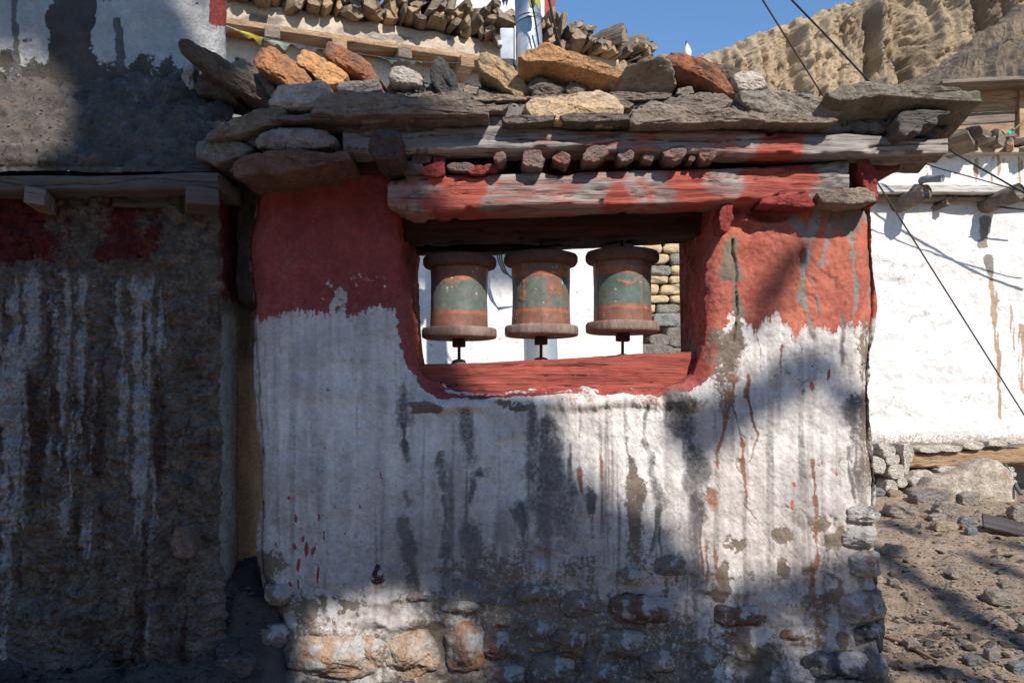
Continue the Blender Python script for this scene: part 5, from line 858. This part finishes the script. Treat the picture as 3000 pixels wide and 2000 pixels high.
p = ground_hit(2930, 1560); me = rough_box(-.15, .24, -.075, .08, -.014, .014, .05, .003, 5, .006); o = obj('dark_board', me, mk('darkboard', (.10, .085, .08), (.06, .052, .052), 8, stretch=(.4, 2, 2), var=.3, bump=WOODB, lines=GL), None, p + np.array([.02, -.02, .055])); o.rotation_euler = (.55, .22, -.35)
tag(o, 'dark broken board tilted on the rubble slope', 'board')
p = [ground_hit(2588, 1868) + np.array([0, 0, .012]), ground_hit(2650, 1895) + np.array([0, 0, .02]), ground_hit(2700, 1922) + np.array([0, 0, .018]), ground_hit(2748, 1945) + np.array([0, 0, .012])]
c = np.mean(p, 0); v, f = tube(resample(p, 14) - c, np.linspace(.011, .007, 14), 8); tag(obj('stick', pymesh('stick', v, f), mk('stick', (.30, .17, .10), (.22, .13, .09), 9, bump=((50, .5, .004),)), None, c), 'thin brown stick lying on the dirt beside the shrine', 'stick')
p = [W(2945, 1362, 7.6), W(2990, 1448, 7.4)]; c = np.mean(p, 0); v, f = tube(np.array(p) - c, .018, 10); tag(obj('green_stake', pymesh('stake', v, f), flat('stake', (.10, .13, .115)), None, c), 'dark green stake leaning in the hollow beside the plaster mound', 'stake')
# broken stones one can pick out, then the crushed mass between them
ROCK = [hull_rock(2000 + k, 10 + k % 5, (1, .75 + .05 * (k % 4), .38 + .1 * (k % 3)), .10) for k in range(12)]
RM = [stone_mat((.34, .285, .235), (.25, .205, .17)), stone_mat((.29, .25, .215), (.20, .17, .15)), stone_mat((.40, .34, .28), (.30, .25, .2))]
for k, m_ in enumerate(ROCK): m_.materials.append(RM[k % 3])
gg = np.random.default_rng(44); LBR = 'small broken stone scattered on the bare dirt slope beside the shrine'
cnt = 0
while cnt < 270:
    px, py = 2560 + 460 * gg.random(), 1440 + 570 * gg.random() ** .8
    if px < 2600 and py < 1800: continue
    p = ground_hit(px, py); s = (.024 + .085 * gg.random() ** 2.5) * (1.2 if py > 1800 else 1)
    o = bpy.data.objects.new('rubble_stone', ROCK[int(gg.integers(12))]); COL.objects.link(o); o.location = (p[0], p[1], p[2] + s * .08); o.scale = (s, s, s * (.7 + .4 * gg.random())); o.rotation_euler = (gg.normal() * .25, gg.normal() * .25, gg.random() * 6.3)
    tag(o, LBR, 'stone', 'broken stones on the dirt slope'); cnt += 1
def crush(name, n, px_rng, sizes, seed, mat, where=None):
    g2 = np.random.default_rng(seed); base = [np.array([v.co[:] for v in hull_rock(3000 + k, 8, (1, .8, .6), 0).vertices]) for k in range(8)]
    faces = [[list(p.vertices) for p in hull_rock(3000 + k, 8, (1, .8, .6), 0).polygons] for k in range(8)]; V = []; Fs = []; off = 0
    P3 = where(g2, n)
    for i in range(n):
        k = i % 8; a = g2.random() * 6.3; s = sizes[0] + (sizes[1] - sizes[0]) * g2.random() ** 2; q = base[k] * s; ca, sa = math.cos(a), math.sin(a)
        q = np.stack([q[:, 0] * ca - q[:, 1] * sa, q[:, 0] * sa + q[:, 1] * ca, q[:, 2] * .8], 1) + P3[i] + np.array([0, 0, s * .12]); V.append(q); Fs += [[j + off for j in f] for f in faces[k]]; off += len(q)
    return obj(name, pymesh(name, np.concatenate(V), Fs, False), mat)
def on_ground(g2, n):
    x = 1.5 + 3.1 * g2.random(n); y = 3.3 + 4.4 * g2.random(n) ** 1.5; return np.stack([x, y, gz(x, y)], 1)
o = crush('gravel', 12000, None, (.006, .034), 70, RM[0], on_ground); o['label'] = 'crushed stone and clods covering the dirt slope'; o['category'] = 'gravel'; kind(o, 'stuff')
o = crush('flake_gravel', 4500, None, (.008, .042), 73, RM[2], on_ground); o['label'] = 'pale slate flakes strewn over the dirt slope'; o['category'] = 'gravel'; kind(o, 'stuff')
def on_roof(g2, n):
    x = W(900, 0, 3.4)[0] + (W(2650, 0, 3.4)[0] - W(900, 0, 3.4)[0]) * g2.random(n); i = np.clip(((x - U[0]) / .012).astype(int), 0, len(U) - 1); j = (22 + 45 * g2.random(n)).astype(int); q = Pm[i, j].copy(); return q
o = crush('roof_gravel', 2600, None, (.006, .030), 71, stone_mat((.10, .092, .088), (.19, .165, .145)), on_roof); o['label'] = 'black crumbly gravel strewn over the mud roof'; o['category'] = 'gravel'; kind(o, 'stuff')
gr3 = np.random.default_rng(46); LRR = 'small broken rubble stone packed between the slabs on the mud roof'
for k in range(90):
    x = W(880, 0, 3.4)[0] + (W(2560, 0, 3.4)[0] - W(880, 0, 3.4)[0]) * gr3.random(); i = int(np.clip((x - U[0]) / .012, 0, len(U) - 1)); j = int(14 + 36 * gr3.random()); sz = .028 + .075 * gr3.random() ** 2
    o = bpy.data.objects.new('roof_rubble', ROCK[int(gr3.integers(12))]); COL.objects.link(o); o.location = tuple(Pm[i, j] + np.array([0, 0, sz * .1])); o.scale = (sz, sz, sz * (.5 + .5 * gr3.random())); o.rotation_euler = (gr3.normal() * .4, gr3.normal() * .4, gr3.random() * 6.3)
    tag(o, LRR, 'stone', 'rubble on the mud roof')
def on_mudslope(g2, n):
    i = g2.integers(0, Pq.shape[0], n); j = g2.integers(4, 84, n); return (Pq + nq * dq[..., None])[i, j]
o = crush('slope_clods', 900, None, (.005, .022), 74, stone_mat((.17, .142, .12), (.12, .10, .088)), on_mudslope); o['label'] = 'dark clods and straw mud crumbs on the slope above the ledge'; o['category'] = 'clods'; kind(o, 'stuff')
def on_slope(g2, n):
    x = -3.0 + 1.95 * g2.random(n); y = 2.8 + .75 * g2.random(n); return np.stack([x, y, gz(x, y)], 1)
o = crush('shaded_gravel', 2200, None, (.008, .055), 72, stone_mat((.11, .095, .085), (.075, .068, .062)), on_slope); o['label'] = 'dark clods at the foot of the shaded mud shrine'; o['category'] = 'gravel'; kind(o, 'stuff')

# ------------------------------------------------------------------ the leafy tree across the lane whose shade falls on the walls
def to_plane(p): t = (3.5 - p[1]) / SUN[1]; q = np.asarray(p) + SUN * t; return (CX + q[0] / 3.5 * F, HY - (q[2] - ZC) / 3.5 * F)
def poly_at(pts, Y): return [to_plane(W(x, y, Y)) for x, y in pts]
shade = [[(-900, 300)] + poly_at([(200, 360), (560, 300), (760, 330), (900, 380)], 3.42) + [(1120, 480), (1215, 600), (1290, 800), (1370, 1000), (1415, 1120), (1600, 1185), (1640, 1310), (1720, 1440), (1860, 1500), (1960, 1545), (2030, 1650), (2120, 1740), (2290, 1700), (2480, 1630), (2640, 1640), (2660, 2330), (-1100, 2330)],
         poly_at([(-400, -700), (500, -700), (420, 0), (480, 90), (560, 190), (620, 240), (720, 330), (700, 520), (560, 700), (130, 720), (-400, 720)], 3.9)]
holes = [[(850, 1890), (890, 1800), (950, 1755), (1080, 1735), (1140, 1700), (1240, 1700), (1290, 1750), (1475, 1765), (1465, 1900), (1400, 2030), (1160, 2060), (900, 2030)], poly_at([(-260, 200), (120, 215), (215, 330)], 3.86) + poly_at([(215, 470), (90, 580), (-260, 590)], 3.42)]
bands = [([(2010, 1290), (2120, 1220), (2300, 1120), (2430, 1090)], 58, 1.1), ([(2440, 1150), (2530, 1180)], 30), ([(2205, 960), (2260, 870), (2330, 740)], 24, .45), ([to_plane(W(535, -80, 4.05)), to_plane(W(545, 60, 4.05)), to_plane(W(575, 170, 4.05))], 17)]
bands += [([to_plane(ground_hit(*q)) for q in ((2560, 1600), (2660, 1690), (2780, 1745), (2880, 1830), (3010, 1905))], 52), ([to_plane(ground_hit(*q)) for q in ((2640, 1950), (2740, 1965), (2860, 1998))], 36), ([to_plane(ground_hit(*q)) for q in ((2850, 1625), (2930, 1660), (3010, 1690))], 34), ([to_plane(ground_hit(*q)) for q in ((2600, 1530), (2680, 1565))], 46), ([to_plane(ground_hit(*q)) for q in ((2930, 1590), (3020, 1620))], 34)]
hw = [HW(a_, 0, z_) for a_, z_ in ((-1.2, 2.28), (2.05, 2.40), (2.1, 3.95), (-1.2, 3.7))]; shade.append([to_plane(p) for p in hw])
g3 = np.random.default_rng(99); pts2 = []
for poly, dens in ((shade[0], 30000), (shade[1], 7000), (shade[2], 6000)):
    a = np.array(poly); lo, hi = a.min(0), a.max(0); x = lo[0] + (hi[0] - lo[0]) * g3.random(dens); y = lo[1] + (hi[1] - lo[1]) * g3.random(dens); m = inpoly(x, y, poly)
    for hpoly in holes: m &= ~inpoly(x, y, hpoly)
    m &= ~((x > 1980) & (y > 1560) & (y < 2330) & (g3.random(dens) < .62))                  # the crown is thin on that side
    pts2.append(np.stack([x[m], y[m]], 1))
for pl_, w, *dn in bands:
    a = np.array(pl_); n = int(np.linalg.norm(np.diff(a, axis=0), axis=1).sum() * w / 95 * (dn[0] if dn else 1)); q = resample(a, max(n, 2)); pts2.append(q + g3.normal(size=q.shape) * w * .42)
pts2 = np.concatenate(pts2); n = len(pts2); T = 11.5 + 3.2 * g3.random(n)
C = np.stack([(pts2[:, 0] - CX) / F * 3.5, np.full(n, 3.5), ZC + (HY - pts2[:, 1]) / F * 3.5], 1) + SUN[None] * T[:, None]
u = g3.normal(size=(n, 3)); u /= np.linalg.norm(u, axis=1, keepdims=True); w_ = np.cross(u, g3.normal(size=(n, 3))); w_ /= np.linalg.norm(w_, axis=1, keepdims=True)
L = (.055 + .03 * g3.random(n))[:, None]; V = np.stack([C - u * L, C + w_ * L * .7, C + u * L, C - w_ * L * .7], 1).reshape(-1, 3)
base = np.array([4.9, -5.4, float(gz(np.float64(4.9), np.float64(-5.4)))])
tree = thing('shade_tree', 'broad leafy tree across the lane whose dappled shade covers the walls', 'tree', base)
obj('crown', mesh('crown', V, np.arange(4 * n).reshape(-1, 4)), M['leaf'], tree)
fork = base + np.array([-.1, .1, 5.6]); v, f = tube(resample([base - np.array([0, 0, .2]), base + np.array([.1, -.05, 2.5]), fork], 14), np.linspace(.34, .2, 14), 14); obj('trunk', pymesh('trunk', v, f), M['bark'], tree)
ok = np.nonzero((pts2[:, 0] < 1250) & (pts2[:, 1] > 900) & (pts2[:, 1] < 2600) & (pts2[:, 0] > -700))[0]; cs = C[g3.choice(ok, 16, False)]
for k in range(16):
    mid = fork * .5 + cs[k] * .5 + np.array([0, 0, .25]); v, f = tube(resample([fork - np.array([0, 0, .15]), mid, cs[k]], 10), np.linspace(.10, .015, 10), 8); obj('limb', pymesh('limb', v, f), M['bark'], tree)

# ------------------------------------------------------------------ unseen house added behind the viewer to block low sky light
lane = thing('sky_block_house', 'unseen long house added across the lane to hold back low sky light', 'house', (0, -9, -.4))
obj('wall', rough_box(-14, 13, -12.5, -7.4, -.8, 4.4, .6, .03, 6, .05), mk('lane_bounce', (.58, .48, .37), (.50, .41, .31), 3, bump=((12, .7, .04),)), lane)  # warm pale tone set to bounce ground light into the shade
for k in range(6):
    x = -11 + 4.2 * k; w = obj('window', rough_box(x - .5, x + .5, -7.42, -7.34, 1.9, 3.1, .2, .002, k), M['oldwood'], lane)
    for j in range(2): obj('pane', rough_box(x - .43 + .45 * j, x - .02 + .45 * j, -7.35, -7.325, 1.98, 3.02, .2, 0, k), flat('glass%d%d' % (k, j), (.03, .035, .04), .15), w)
